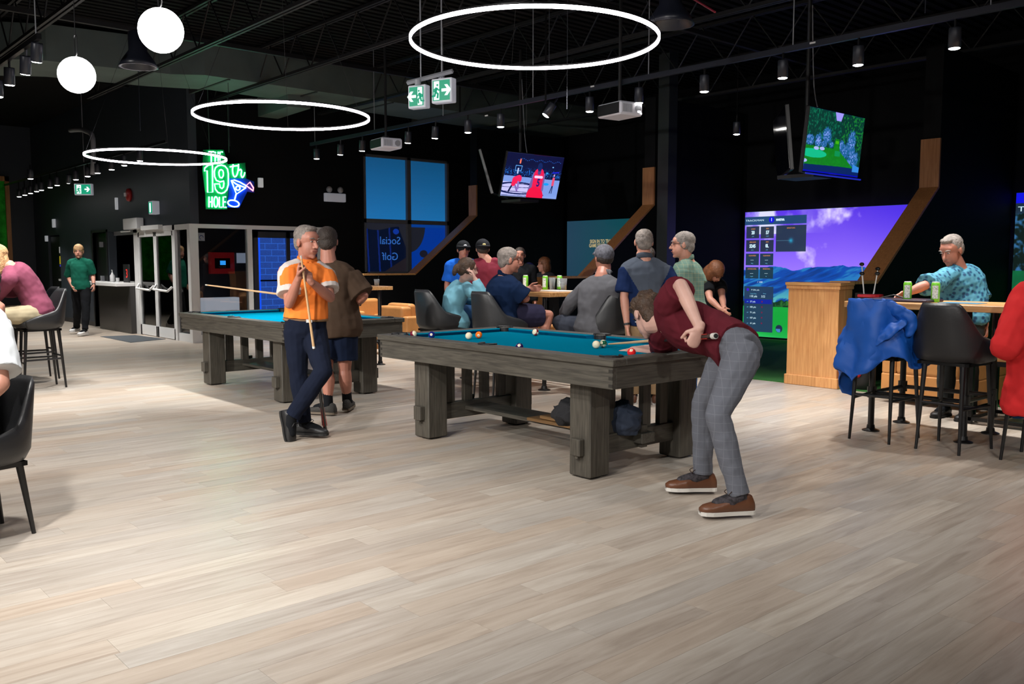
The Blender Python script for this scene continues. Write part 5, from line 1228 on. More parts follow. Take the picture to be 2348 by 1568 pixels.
def stand(x, y, f, H=1.75, step=0.0, armout=.0, wid=1.0):
    f = V(f); f.z = 0; f.normalize(); l = ZZ.cross(f); k = H/1.75; o = V((x, y, 0)); s = {}
    P_ = lambda a, b, c: o+l*(a*k)+f*(b*k)+ZZ*(c*k)
    s['f'] = f; s['hf'] = f; s['pel'] = P_(0,0,.95); s['neck'] = P_(0,.0,1.47); s['head'] = P_(0,.025,1.635)
    for n, q in (('L',1),('R',-1)):
        s['sh'+n] = P_(q*.185*wid,0,1.425); s['el'+n] = P_(q*(.235*wid+armout),-.02,1.14); s['wr'+n] = P_(q*(.245*wid+armout),.06,.90)
        s['hi'+n] = P_(q*.09*wid,0,.92); s['kn'+n] = P_(q*.10,.02+q*step*.5,.50); s['an'+n] = P_(q*.11,q*step,.085); s['toe'+n] = f.copy()
    return s
def sit(x, y, f, H=1.75, seat=.76, lean=.0, foot=.30, wid=1.0, lap=.42):
    f = V(f); f.z = 0; f.normalize(); l = ZZ.cross(f); k = H/1.75; o = V((x, y, 0)); s = {}
    P_ = lambda a, b, z: o+l*(a*k)+f*(b*k)+ZZ*z
    s['f'] = f; s['hf'] = f; s['pel'] = P_(0,0,seat+.12); s['neck'] = P_(0,lean*.52,seat+.12+.50*k); s['head'] = P_(0,lean*.62+.03,seat+.12+.665*k)
    for n, q in (('L',1),('R',-1)):
        s['sh'+n] = P_(q*.185*wid,lean*.48,seat+.12+.455*k); s['el'+n] = P_(q*.25*wid,lean*.3+.06,seat+.34); s['wr'+n] = P_(q*.16,lean*.3+.30,seat+.36)
        s['hi'+n] = P_(q*.09*wid,.02,seat+.09); s['kn'+n] = P_(q*.13,lap,seat+.09); s['an'+n] = P_(q*.12,lap-.08,max(seat-.32,.09) if seat > .6 else .09); s['toe'+n] = f.copy()
    return s
def hand(mb, w_, d, n, sg, curl=.5, sc=1.0, spread=0.0):
    """palm with five separate fingers; d points along the hand, n is where the palm faces, the thumb leaves the side sg*(d x n)"""
    d = V(d).normalized(); n = V(n); n = (n-d*n.dot(d)).normalized(); s = d.cross(n)*sg
    mb.tube([w_-d*.02, w_+d*.02*sc, w_+d*.055*sc, w_+d*.092*sc], [(.026*sc,.019*sc),(.033*sc,.018*sc),(.041*sc,.016*sc),(.040*sc,.012*sc)], 12, ref=s, smooth=2, round_cap=True)
    cl = curl if isinstance(curl, (list, tuple)) else [curl]*4
    for i in range(4):
        b = w_+d*(.088-.006*abs(i-1))*sc+s*((.031-.0205*i)*sc); L_ = (.070,.079,.073,.058)[i]*sc; a = 0; p = b-d*.012*sc; pts = [p]; q = b; pts.append(q)
        for fr in (.44,.32,.26):
            a += cl[i]*(1.0 if fr < .44 else 1.1); dd = (d*math.cos(a)+n*math.sin(a)+s*spread*(1.5-i)*.12).normalized(); q = q+dd*(L_*fr); pts.append(q)
        mb.tube(pts, [.0092*sc,.0092*sc,.0086*sc,.0078*sc,.0066*sc], 8, round_cap=True)
    tb = w_+d*.022*sc+s*.026*sc; c_ = cl[0]; td = (d*.62+s*.62+n*(.25+.3*c_)).normalized(); t1 = tb+td*.042*sc; td2 = (d*.80+s*(.25-.3*c_)+n*(.2+.5*c_)).normalized(); t2 = t1+td2*.030*sc; t3 = t2+td2*.024*sc
    mb.tube([tb, t1, t2, t3], [.015*sc,.0118*sc,.0102*sc,.0085*sc], 8, round_cap=True)
def shoe(parent, an, toe, up, m, msole, sc=1.0, lace=None):
    toe = V(toe).normalized(); up = V(up); up = (up-toe*up.dot(toe)).normalized(); sd = toe.cross(up)
    heel = an-up*.085*sc
    secs = [(-.075,.026,.055),(-.062,.034,.085),(-.03,.038,.098),(.02,.038,.095),(.06,.040,.080),(.11,.046,.060),(.155,.047,.048),(.19,.038,.040),(.212,.018,.028)]
    mb = MB(); n = 14; vs = []; fs = []
    for (y, hw, h) in secs:
        for k in range(n):
            a = 2*PI*k/n; c, s = math.cos(a), math.sin(a); z = (h*.5+h*.5*s) if s > 0 else h*.5+h*.5*max(s*1.8, -1); z = max(z, .0)
            vs.append(heel+toe*(y*sc)+sd*(hw*sc*abs(c)**.8*(1 if c > 0 else -1))+up*((.012+z)*sc))
    for i in range(len(secs)-1):
        for k in range(n): fs.append((i*n+k, i*n+(k+1) % n, (i+1)*n+(k+1) % n, (i+1)*n+k))
    fs += [tuple(range(n))[::-1], tuple((len(secs)-1)*n+k for k in range(n))]
    mb.add(vs, fs); o = mb.build('shoe', m, parent, smooth=True, fixn=True)
    so = MB(); top = []; bot = []
    for (y, hw, h) in secs: top.append((y, hw+.004))
    ring = [(y, w_) for y, w_ in top]+[(y, -w_) for y, w_ in top[::-1]]
    vs = [heel+toe*(y*sc)+sd*(w_*sc)+up*(.020*sc) for y, w_ in ring]+[heel+toe*(y*sc)+sd*(w_*sc*.97)+up*(.0*sc) for y, w_ in ring]; N_ = len(ring)
    so.add(vs, [tuple(range(N_)), tuple(range(2*N_-1, N_-1, -1))]+[(i, N_+i, N_+(i+1) % N_, (i+1) % N_) for i in range(N_)]); so.build('sole', msole, o, fixn=True)
    if lace:
        lm = MB()
        for k in range(4):
            y = .035+.022*k; h = .088-.012*k; lm.tube([heel+toe*y*sc+sd*(-.022*sc)+up*(h*sc), heel+toe*(y+.006)*sc+up*((h+.016)*sc), heel+toe*y*sc+sd*(.022*sc)+up*(h*sc)], .0028, 5)
        for s in (-1, 1): lm.tube([heel+toe*.05*sc+up*.10*sc, heel+toe*.045*sc+up*.125*sc+sd*s*.02*sc, heel+toe*.07*sc+up*.11*sc+sd*s*.035*sc, heel+toe*.055*sc+up*.095*sc], .0026, 5, smooth=3)
        lm.build('lace', lace, o)
    return o
def headgear(parent, B, c, hs, spec, far):
    """hair, cap, glasses, eyes and eyebrows of one head; B maps (side, front, up) to the world"""
    L_ = lambda x, y, z: c+B @ V((x*hs, y*hs, z*hs))
    hair = spec.get('hair'); st = spec.get('style', 'short')
    if hair:
        mb = MB(); E_ = lambda p, r: mb.ell(L_(*p), tuple(a*hs for a in r), B, nu=16, nv=10)
        if st == 'short': E_((0,-.018,.046),(.081,.098,.079)); E_((0,-.062,-.012),(.066,.046,.060)); E_((.060,-.02,.01),(.022,.045,.05)); E_((-.060,-.02,.01),(.022,.045,.05))
        elif st == 'full': E_((0,-.010,.052),(.084,.104,.088)); E_((0,-.058,-.01),(.070,.055,.068)); E_((0,.050,.092),(.052,.032,.026)); E_((.062,-.032,.01),(.022,.045,.05)); E_((-.062,-.032,.01),(.022,.045,.05)); E_((.068,-.004,.022),(.014,.030,.030)); E_((-.068,-.004,.022),(.014,.030,.030))
        elif st == 'swept': E_((0,-.026,.050),(.080,.093,.078)); E_((0,-.062,-.012),(.066,.047,.062)); E_((0,.036,.100),(.050,.036,.022)); E_((.062,-.034,.012),(.020,.042,.048)); E_((-.062,-.034,.012),(.020,.042,.048)); E_((.067,-.006,.034),(.011,.026,.024)); E_((-.067,-.006,.034),(.011,.026,.024))
        elif st == 'bald': E_((0,-.040,.018),(.080,.078,.062)); E_((0,-.06,-.02),(.066,.046,.05)); E_((0,-.02,.05),(.0785,.092,.070))
        elif st == 'curly':
            E_((0,-.015,.050),(.085,.102,.085)); E_((0,-.055,-.02),(.070,.055,.065)); E_((0,-.058,-.06),(.058,.040,.045)); rs = random.Random(4)
            for k in range(46):
                a = rs.uniform(0,2*PI); b = rs.uniform(-.1,1.4); r = (.084,.100,.086); p = (r[0]*math.cos(b)*math.cos(a), -.015+r[1]*math.cos(b)*math.sin(a), .05+r[2]*math.sin(b))
                if p[1] > .062 and p[2] < .07: continue
                E_(p, (.017,.017,.014))
        elif st == 'bob': E_((0,-.012,.050),(.088,.102,.086)); E_((.070,-.02,-.04),(.030,.06,.10)); E_((-.070,-.02,-.04),(.030,.06,.10)); E_((0,-.07,-.05),(.08,.05,.10))
        elif st == 'pony': E_((0,-.015,.048),(.084,.100,.083)); E_((0,-.06,-.01),(.07,.05,.065)); E_((.062,-.01,.0),(.02,.05,.05)); E_((-.062,-.01,.0),(.02,.05,.05)); E_((0,-.125,-.005),(.034,.034,.05)); E_((0,-.115,.025),(.028,.028,.028)); E_((0,-.14,-.04),(.03,.025,.045))
        elif st == 'long': E_((0,-.010,.050),(.090,.104,.088)); E_((.075,.0,-.06),(.034,.065,.13)); E_((-.075,.0,-.06),(.034,.065,.13)); E_((0,-.07,-.08),(.09,.05,.15)); E_((.06,.04,-.12),(.035,.04,.09)); E_((-.06,.04,-.12),(.035,.04,.09))
        elif st == 'under_cap': E_((0,-.05,-.005),(.074,.050,.055)); E_((.058,-.02,.0),(.022,.05,.035)); E_((-.058,-.02,.0),(.022,.05,.035))
        fuse('hair', mb, .0065*hs if not far else .011*hs, hair, parent, 3, .006*hs, .012)
    cap = spec.get('cap')
    if cap:
        m, dirn = cap; e = MB(); sgn = 1 if dirn == 'front' else -1
        e.ell(L_(0,-.012,.040), (.088*hs,.106*hs,.088*hs), B, nu=24, nv=14); co = fuse('cap', e, .008*hs, m, parent, 2)
        b = MB(); vs = []; n = 12
        for r in (.82, 1.0, 1.42, 1.46):
            for k in range(n+1):
                a = PI*(k/n); rr = 1+(r-1)*math.sin(a)**.6 if r > 1 else r
                vs.append(L_(.086*rr**.25*math.cos(a), -.01+sgn*(.100*rr*math.sin(a)), .045-.012*(r-1)*8*.3+(.006 if r < 1.44 else 0)))
        fs = [(i*(n+1)+k, i*(n+1)+k+1, (i+1)*(n+1)+k+1, (i+1)*(n+1)+k) for i in range(3) for k in range(n)]
        b.add(vs, fs); bo = b.build('brim', m, co, smooth=True); sm = bo.modifiers.new('s','SOLIDIFY'); sm.thickness = .006
        if spec.get('badge'): 
            p0 = L_(0,-sgn*-.0,.0); y = .095 if spec['badge'][1] == 'front' else -.118
            MB().ell(L_(0, y, .055), (.022*hs,.006*hs,.014*hs), B, nu=12, nv=6).build('cap_badge', spec['badge'][0], co, smooth=True)
    if spec.get('face', True):
        EW = mat('eye_white', (.55,.52,.50), .25); ED = mat('eye_dark', (.03,.02,.015), .2)
        for s in (-1, 1):
            o = MB().ell(L_(s*.030,.0822,.012), (.0120*hs,.0065*hs,.0040*hs), B, nu=10, nv=7).build('eye', EW if not far else ED, parent, smooth=True)
            if not far: MB().ell(L_(s*.030,.0872,.0118), (.0050*hs,.0024*hs,.0041*hs), B, nu=10, nv=7).build('iris', ED, o, smooth=True)
            MB().tube([L_(s*.014,.096,.031), L_(s*.032,.094,.036), L_(s*.050,.080,.030)], [.0040*hs,.0045*hs,.0025*hs], 6, smooth=2).build('eyebrow', spec.get('brow', hair) or ED, parent)
        MB().tube([L_(-.024,.088,-.057), L_(0,.0965,-.056), L_(.024,.088,-.057)], [.003*hs,.0042*hs,.003*hs], 6, smooth=3).build('mouth', mat('lips', (.30,.09,.075), .5), parent)
    if spec.get('glasses'):
        g = MB(); G_ = mat('spectacle_frame', (.015,.012,.012), .3)
        for s in (-1, 1):
            g.tube([L_(s*(.031+.023*math.cos(a)), .103, .010+.017*math.sin(a)) for a in [k*PI/7 for k in range(14)]], .0018, 5, closed=True)
            g.tube([L_(s*.054,.103,.014), L_(s*.078,.06,.016), L_(s*.081,-.005,.012)], .0018, 5)
        g.tube([L_(-.009,.104,.014), L_(.009,.104,.014)], .0018, 5); g.build('glasses', G_, parent)
def person(label, s, spec, root=None):
    H = spec.get('H', 1.75); k = H/1.75; fat = spec.get('fat', 1.0); far = spec.get('far', False); vx = spec.get('voxel', .010 if far else .007)
    root = V((s['pel'].x, s['pel'].y, 0)) if root is None else V(root)
    e = empty('person', label, 'person', root)
    S = {n: (v-root if n[:2] in ('pe','ne','he','sh','el','wr','hi','kn','an','mi') and n not in ('hf',) else v) for n, v in s.items() if isinstance(v, V)}
    f = s['f']; 
    sh_ax = (S['shL']-S['shR']).normalized(); hi_ax = (S['hiL']-S['hiR']).normalized()
    P0, N0 = S['pel'], S['neck']; up = (N0-P0).normalized()
    mid = S.get('mid', P0.lerp(N0, .5)+f*.012)
    bel = spec.get('belly', 0.0)
    def torso(mb, inf=0.0, t0=-.16, t1=1.0, hem_out=0.0):
        T = [(-.16,.13,.10),(-.06,.165,.115),(.08,.163,.115),(.24,.148,.105),(.42,.152,.110),(.60,.166,.118),(.76,.176,.116),(.88,.165,.098),(.95,.120,.080),(1.0,.072,.062)]
        pts = []; rad = []; refs = []; ts = [t0]+[q[0] for q in T if t0+.02 < q[0] < t1-.02]+[t1]
        for t in ts:
            a = float(np.interp(t, [q[0] for q in T], [q[1] for q in T])); b = float(np.interp(t, [q[0] for q in T], [q[2] for q in T]))
            if t <= 0: p = P0+up*(t*(N0-P0).length)
            else:
                q = 1-t; p = P0*(q*q)+ (mid*2-(P0+N0)*.5)*(2*q*t)+N0*(t*t)
            bb = bel*math.exp(-((t-.22)/.22)**2); fr = hi_ax.lerp(sh_ax, max(0, min(1, t))).cross(up)*-1
            fv = f if abs(f.dot(up)) < .5 else fr
            ho = hem_out*max(0, (.25-t)/.4)
            pts.append(p+f*bb*.6); rad.append(((a*k*fat+inf+ho+bb*.35), (b*k*(.5+.5*fat)+inf+ho+bb*.7))); refs.append(hi_ax.lerp(sh_ax, max(0, min(1, t))))
        mb.tube(pts, rad, 20, ref=refs)
    hs = 1.12*k*spec.get('hs', 1.0)
    hf = V(s['hf']).normalized(); hu = V(s.get('hu', ZZ)); hu = (hu-hf*hu.dot(hf)).normalized(); hsd = hf.cross(hu)
    B = Matrix(((hsd.x,hf.x,hu.x),(hsd.y,hf.y,hu.y),(hsd.z,hf.z,hu.z))); hc = S['head']
    L_ = lambda x, y, z: hc+B @ V((x*hs, y*hs, z*hs))
    # ---- body
    mb = MB(); torso(mb, -.012)
    E_ = lambda p, r: mb.ell(L_(*p), tuple(a*hs for a in r), B, nu=18, nv=12)
    E_((0,-.012,.035),(.074,.094,.080)); E_((0,.024,-.035),(.060,.064,.078)); E_((0,.050,-.090),(.030,.030,.020)); E_((0,.066,-.098),(.017,.017,.015))
    E_((0,.062,.040),(.052,.026,.035)); E_((0,.078,.028),(.042,.012,.009)); E_((.031,.044,-.022),(.025,.020,.032)); E_((-.031,.044,-.022),(.025,.020,.032)); E_((0,.078,-.058),(.030,.014,.020))
    mb.tube([L_(0,.080,.020), L_(0,.096,-.006), L_(0,.107,-.026)], [.0085*hs,.0100*hs,.0130*hs], 8, round_cap=True); E_((.011,.092,-.030),(.008,.010,.008)); E_((-.011,.092,-.030),(.008,.010,.008))
    for q in (-1, 1): E_((q*.075,-.008,-.002),(.010,.020,.031))
    mb.tube([N0-up*.05, N0+up*.01, L_(0,-.020,-.075), L_(0,-.012,-.03)], [.080*k*fat,.069*k*(.5+.5*fat),.060*k*(.6+.4*fat),.060*k], 14, smooth=2)
    for n in 'LR':
        sh, el, wr = S['sh'+n], S['el'+n], S['wr'+n]; am = spec.get('arm', 1.0)*k
        mb.tube([N0-up*.030, N0.lerp(sh,.5)-up*.005, sh-up*.005], [.060*k,.060*k,.058*k], 12, round_cap=True)
        d1 = (el-sh); d2 = (wr-el)
        mb.tube([sh, sh+d1*.35, sh+d1*.8, el], [.056*am,.052*am,.043*am,.041*am], 12, round_cap=True, smooth=2)
        mb.tube([el, el+d2*.3, el+d2*.75, wr], [.041*am,.044*am,.033*am,.027*am], 12, round_cap=True, smooth=2)
        hd = spec.get('hand'+n, {}); dd = V(hd.get('d', d2.normalized()))
        l_ = ZZ.cross(f); inward = V(hd.get('n', (-l_ if n == 'L' else l_)*.9+f*.1))
        sg = (1 if n == 'L' else -1)*hd.get('flip', 1)
        # thumb side: forward for a hanging arm
        if 'thumb' in hd:
            nn_ = inward-dd*inward.dot(dd); sg = 1 if dd.cross(nn_).dot(V(hd['thumb'])) > 0 else -1
        else:
            nn_ = inward-dd*inward.dot(dd); sg = 1 if dd.cross(nn_).dot(f+ZZ*.2) > 0 else -1
        hand(mb, wr, dd, inward, sg, hd.get('curl', .35), k*1.0, hd.get('spread', 0))
        hi, kn, an = S['hi'+n], S['kn'+n], S['an'+n]; lg = (.7+.3*fat)*k*(.86 if spec.get('trousers', (0,0,0))[1] == 'ankle' else 1)
        mb.tube([hi, hi.lerp(kn,.5), kn], [.088*lg,.074*lg,.052*lg], 12, round_cap=True, smooth=2)
        bk = -(V(s['toe'+n]).normalized()); bk = bk-(an-kn).normalized()*bk.dot((an-kn).normalized())
        mb.tube([kn, kn.lerp(an,.3)+bk*.015*k, kn.lerp(an,.75), an], [.052*lg,.058*lg,.040*lg,.034*lg], 12, round_cap=True, smooth=2)
        mb.tube([an, an+V(s['toe'+n]).normalized()*.10-V(s.get('fup'+n, ZZ)).normalized()*.03], [.036*k,.03*k], 8, round_cap=True)
    fuse('body', mb, vx, spec.get('skin', SK1), e, 3, fac=.45)
    # ---- trousers or shorts
    tr = spec.get('trousers')
    if tr:
        m, upto, inf = tr; mb = MB()
        torso(mb, .008+inf*.3, -.16, spec.get('waist', .18))
        for n in 'LR':
            hi, kn, an = S['hi'+n], S['kn'+n], S['an'+n]; lg = (.7+.3*fat)*k
            if upto == 'ankle':
                mb.tube([hi+(P0-hi)*.2, hi, hi.lerp(kn,.5), kn], [(.095*lg+inf),(.100*lg+inf),(.084*lg+inf),(.064*lg+inf)], 14, round_cap=True, smooth=2)
                e_ = an+(kn-an).normalized()*.015
                mb.tube([kn, kn.lerp(e_,.35), kn.lerp(e_,.8), e_], [(.064*lg+inf),(.064*lg+inf),(.054*lg+inf),(.056*lg+inf)], 14, smooth=2); mb.ell(kn, [.064*lg+inf]*3, nu=12, nv=8)
            else:
                kk = hi.lerp(kn, upto); mb.tube([hi+(P0-hi)*.2, hi, hi.lerp(kk,.5), kk], [(.098*lg+inf),(.104*lg+inf),(.098*lg+inf),(.092*lg+inf)], 14, smooth=2)
        fuse('trousers' if upto == 'ankle' else 'shorts', mb, vx*1.15, m, e, 3, spec.get('tfold', .014), .09)
    # ---- shirt
    st = spec.get('shirt')
    if st:
        m, t0, sl, inf = st; mb = MB(); torso(mb, .012+inf*.8, t0, spec.get('top', .985), spec.get('hem', .015))
        for n in 'LR':
            sh, el, wr = S['sh'+n], S['el'+n], S['wr'+n]; am = spec.get('arm', 1.0)*k; d1 = el-sh; d2 = wr-el
            mb.tube([N0-up*.032, N0.lerp(sh,.5)-up*.0, sh], [.064*k+inf*.4,.066*k+inf*.6,.068*k+inf*.7], 12, round_cap=True)
            if sl == 'long':
                mb.tube([sh, sh+d1*.5, el], [.070*am+inf,.062*am+inf,.054*am+inf], 12, round_cap=True, smooth=2); mb.tube([el, el+d2*.5, el+d2*.93], [.054*am+inf,.050*am+inf,.040*am+inf*.6], 12, smooth=2)
            elif sl > 0: mb.tube([sh, sh+d1*sl*.5, sh+d1*sl], [.070*am+inf,.072*am+inf,.070*am+inf*1.3], 14, smooth=2, cap=True)
        o = fuse('shirt', mb, vx*1.15, m, e, 3, spec.get('fold', .022), .11)
        if spec.get('paint'): paint(o, spec['paint'](S, s))
        if spec.get('collar'):
            c = MB(); cc = N0+up*.018; ax = sh_ax; fr = f
            c.tube([cc+up*(.012-.020*math.cos(q_a))+ax*(.076*k*math.sin(q_a))+fr*(.072*k*math.cos(q_a)) for q_a in [j_*PI/12 for j_ in range(24)]], (.022,.007) if False else [(.026,.0075)]*24, 8, closed=True, ref=up)
            for sgn in (-1, 1): c.tube([cc+fr*.074*k+up*-.004+ax*sgn*.012, cc+fr*.086*k+ax*sgn*.030-up*.035], [(.016,.005),(.008,.004)], 8, ref=ax, round_cap=True)
            c.build('collar', spec['collar'], e, smooth=True)
    if spec.get('belt'):
        z = spec.get('belt_t', .10); p = P0+up*(z*(N0-P0).length); a = .160*k*fat+.012+bel*.3; b = .112*k*(.5+.5*fat)+.012+bel*.5; fr = f
        bm_ = MB().tube([p+hi_ax*(a*math.cos(q))+fr*(b*math.sin(q)+bel*.4) for q in [j*PI/16 for j in range(32)]], (.006,.018) if False else .014, 6, closed=True)
        bo = bm_.build('belt', spec['belt'], e, smooth=True); MB().box(-.022,-.006,-.018,.022,.006,.018, M=Matrix.Translation(p+fr*(b+bel*.4+.012)) @ Matrix.Rotation(math.atan2(fr.y, fr.x)-PI/2, 4, 'Z')).build('buckle', M_ALU, bo)
    if spec.get('shoe'):
        m, ms, lace = spec['shoe']
        for n in 'LR':
            u = V(s.get('fup'+n, ZZ)); shoe(e, S['an'+n], s['toe'+n], u, m, ms, k*spec.get('shoe_s', 1.0), lace)
    if spec.get('shoe') and tr and not spec.get('nosock'):
        for n in 'LR':
            t_ = V(s['toe'+n]).normalized(); u_ = V(s.get('fup'+n, ZZ)); MB().tube([S['an'+n]+(S['kn'+n]-S['an'+n]).normalized()*.11, S['an'+n], S['an'+n]+t_*.05-u_*.02, S['an'+n]+t_*.125-u_*.035], [.044*k,.046*k,.043*k,.034*k], 12, round_cap=True).build('sock', spec.get('sock', C_BLK), e, smooth=True)
    headgear(e, B, hc, hs, spec, far)
    if spec.get('watch'):
        n = spec['watch']; d_ = (S['wr'+n]-S['el'+n]).normalized(); p = S['wr'+n]-d_*.02; MB().tube([p-d_*.010, p+d_*.010], .034*k, 12).build('watch', M_RUB, e)
    return e, S, B, hc, hs
HG = mat('hair_grey', (.20,.17,.15), .7, bump=.8, bscale=90, var=.35, vscale=30); HW = mat('hair_silver', (.22,.19,.17), .7, bump=.8, bscale=90, var=.3, vscale=30)
HB = mat('hair_brown', (.055,.028,.014), .55, bump=.9, bscale=80, var=.4, vscale=25); HD_ = mat('hair_dark', (.028,.018,.013), .6, bump=.8, bscale=90, var=.3, vscale=25)
HL_ = mat('hair_blond', (.40,.24,.11), .6, bump=.8, bscale=80, var=.3, vscale=25); HA = mat('hair_auburn', (.17,.06,.022), .5, bump=.8, bscale=70, var=.35, vscale=20)
C_BLK = cloth('black', (.008,.009,.011)); C_JEAN = cloth('dark_jeans', (.007,.010,.022), .3, 14); SOLEB = mat('sole_black', (.01,.01,.01), .7); SOLEW = mat('sole_white', (.62,.60,.56), .6)
SHB = mat('shoe_black', (.012,.012,.013), .45, bump=.2, bscale=60); SHW = mat('shoe_white', (.72,.72,.72), .5); SHBR = mat('shoe_brown', (.115,.042,.018), .42, bump=.15, bscale=70); SHG = mat('shoe_grey', (.035,.033,.030), .8, bump=.5, bscale=90)
def cue(label, p0, p1, holder, flip=False):
    """p0 = tip, p1 = butt end"""
    e = empty('pool_cue', label, 'pool cue', p1); d = p0-p1
    q = lambda t: d*t
    bt = MB().tube([q(.012), q(.30)], [.0155,.0125], 12).build('butt', mat('cue_black', (.006,.006,.007), .25, coat=.4), e, smooth=False)
    MB().tube([q(0), q(.022)], [.0175,.0175], 14).build('bumper', SOLEW, e); MB().tube([q(-.004), q(.0)], [.013,.013], 12).build('bumper_end', M_RUB, e)
    MB().tube([q(.30), q(.42)], [.0125,.0115], 12).build('wrap', mat('cue_wrap', (.008,.008,.010), .6), e)
    for k in range(4):
        a = k*PI/2; sd = d.normalized().orthogonal(); sd.rotate(Matrix.Rotation(a, 3, d.normalized())); MB().tube([q(.05)+sd*.0140, q(.16)+sd*.0125], [.0030,.0006], 5).build('inlay', mat('cue_inlay', (.35,.02,.015), .3), e)
    MB().tube([q(.42), q(.50)], [.0115,.0108], 12).build('forearm', mat('cue_black2', (.012,.010,.010), .25), e); MB().tube([q(.50), q(.512)], [.0112,.0110], 12).build('joint', M_ALU, e)
    MB().tube([q(.512), q(.985)], [.0106,.0066], 12).build('shaft', mat('cue_maple', (.62,.40,.21), .35), e); MB().tube([q(.985), q(1)], [.0066,.0062], 10).build('ferrule', SOLEW, e)
    return e
# sleeves of the jacket hanging on the stool
for pts_, rad_ in fuse_later: fuse('sleeve', MB().tube([V(p) for p in pts_], rad_, 14, smooth=4, round_cap=True, ref=V((1,0,0))), .008, M_BLUE, jk, 2, .035, .07)
# 1 -- the man in orange
O_OR = cloth('orange', (.80,.200,.035), .25, 10); O_WH = cloth('offwhite', (.56,.50,.47), .2, 10)
s = stand(0, 0, RTH*.40-FWH*.92, 1.72)
J = at
s.update(pel=J(700,750,7.14), neck=J(704,604,7.13), head=J(705,556,7.06), shR=J(662,624,7.04), shL=J(744,628,7.18), elR=J(663,696,6.94), elL=J(757,682,7.10), wrR=J(685,636,6.78), wrL=J(711,644,6.82),
    hiR=J(681,762,7.12), hiL=J(719,762,7.15), knR=J(684,856,7.13), knL=J(741,850,6.97), anR=J(697,972,7.16), anL=J(668,958,6.96))
s['hf'] = (RTH*.80-FWH*.62-ZZ*.08); s['toeR'] = RTH*.93-FWH*.25; s['toeL'] = -ZZ*.93+RTH*.22-FWH*.10; s['fupL'] = RTH*.8-FWH*.5
def paint_orange(S, s):
    def fn(c):
        out = np.zeros(len(c)); N = np.array(S['neck'])
        for n in 'RL':
            sh, el = np.array(S['sh'+n]), np.array(S['el'+n]); d = el-sh; L2 = np.linalg.norm(d); d /= L2; out_ = sh-N; out_ -= d*(out_ @ d); out_ /= np.linalg.norm(out_)
            r = c-sh; t = r @ d; w_ = r @ out_; fr = np.array(s['f']); v = r @ fr
            nrm = np.cross(sh-N, d); nrm /= np.linalg.norm(nrm); nrm *= np.sign(nrm @ fr) or 1; s1 = r @ nrm; ax_d = np.linalg.norm(r-np.outer(t, d), axis=1)
            seg = sh-N; q = (c-N) @ seg/(seg @ seg)
            n2 = np.cross(seg, (0,0,1.)); n2 /= np.linalg.norm(n2); n2 *= np.sign(n2 @ fr) or 1; s2 = (c-N) @ n2
            band = ((np.abs(s1-.010) < .036) & (t > .01) & (w_ > .0) & (t < .74*L2) & (ax_d < .115)) | ((np.abs(s2-.022) < .036) & (t < .06) & (q > .36) & (c[:, 2] > N[2]+q*seg[2]+.0))
            cuff = (t > .54*L2) & (t < .735*L2) & (ax_d < .104) & (w_ > -.085); top = band
            out[band | top | cuff] = 1
        return out
    return fn
person('grey haired man in an orange polo with white shoulder bands, leaning on an upright cue', s, dict(H=1.72, fat=.93, belly=.022, skin=SK2, hem=0, waist=.14, hair=HG, style='swept', brow=HG, voxel=.0052,
    shirt=([O_OR, O_WH], .145, .72, .020), paint=paint_orange, collar=O_OR, trousers=(C_JEAN, 'ankle', .010), belt=cloth('khaki_belt', (.22,.13,.07)), belt_t=.125, shoe=(SHB, SOLEB, M_RUB), fold=.016, arm=1.0,
    handR=dict(d=ZZ*1+RTH*.12, n=RTH*.9-FWH*.1, curl=[1.15,1.2,1.2,1.25], thumb=-FWH-RTH*.1), handL=dict(d=ZZ*.8-RTH*.55, n=-FWH*-.6-RTH*.5, curl=[.9,1.0,1.0,1.0], thumb=ZZ)))
cue('upright cue held by the man in orange, butt on the floor', J(690,586,6.70), onz(747,996,.0)+V((0,0,.006)), None)
# 2 -- the man in the brown shirt
s = stand(0, 0, FWH, 1.76)
s.update(f=(FWH+RTH*.1).normalized(), hf=FWH+RTH*.05, pel=J(768,752,8.30), neck=J(753,601,8.28), head=J(752,554,8.30), shL=J(706,630,8.30), shR=J(802,634,8.30), elL=J(694,690,8.25), elR=J(833,678,8.26), wrL=J(706,694,8.50), wrR=J(808,702,8.42),
    hiL=J(748,762,8.3), hiR=J(788,762,8.3), knL=J(748,850,8.2), knR=J(791,850,8.3), anL=J(753,928,8.16), anR=J(796,918,8.36), toeL=-RTH*.9+FWH*.3, toeR=FWH)
person('heavy man in a brown shirt and navy shorts standing with his back to the camera', s, dict(H=1.76, fat=1.22, belly=.05, skin=SK2, hair=HD_, style='short', voxel=.006, hs=1.02, arm=1.15,
    shirt=(cloth('brown', (.072,.046,.031), .25, 9), -.16, .95, .026), hem=.03, trousers=(cloth('navy_shorts', (.008,.014,.035)), .74, .022), shoe=(SHG, mat('sole_tan', (.14,.11,.08), .8), None), face=False))
cue('horizontal cue held in front of the man in the brown shirt, pointing left', J(471,653,8.9), J(826,698,8.42), None)
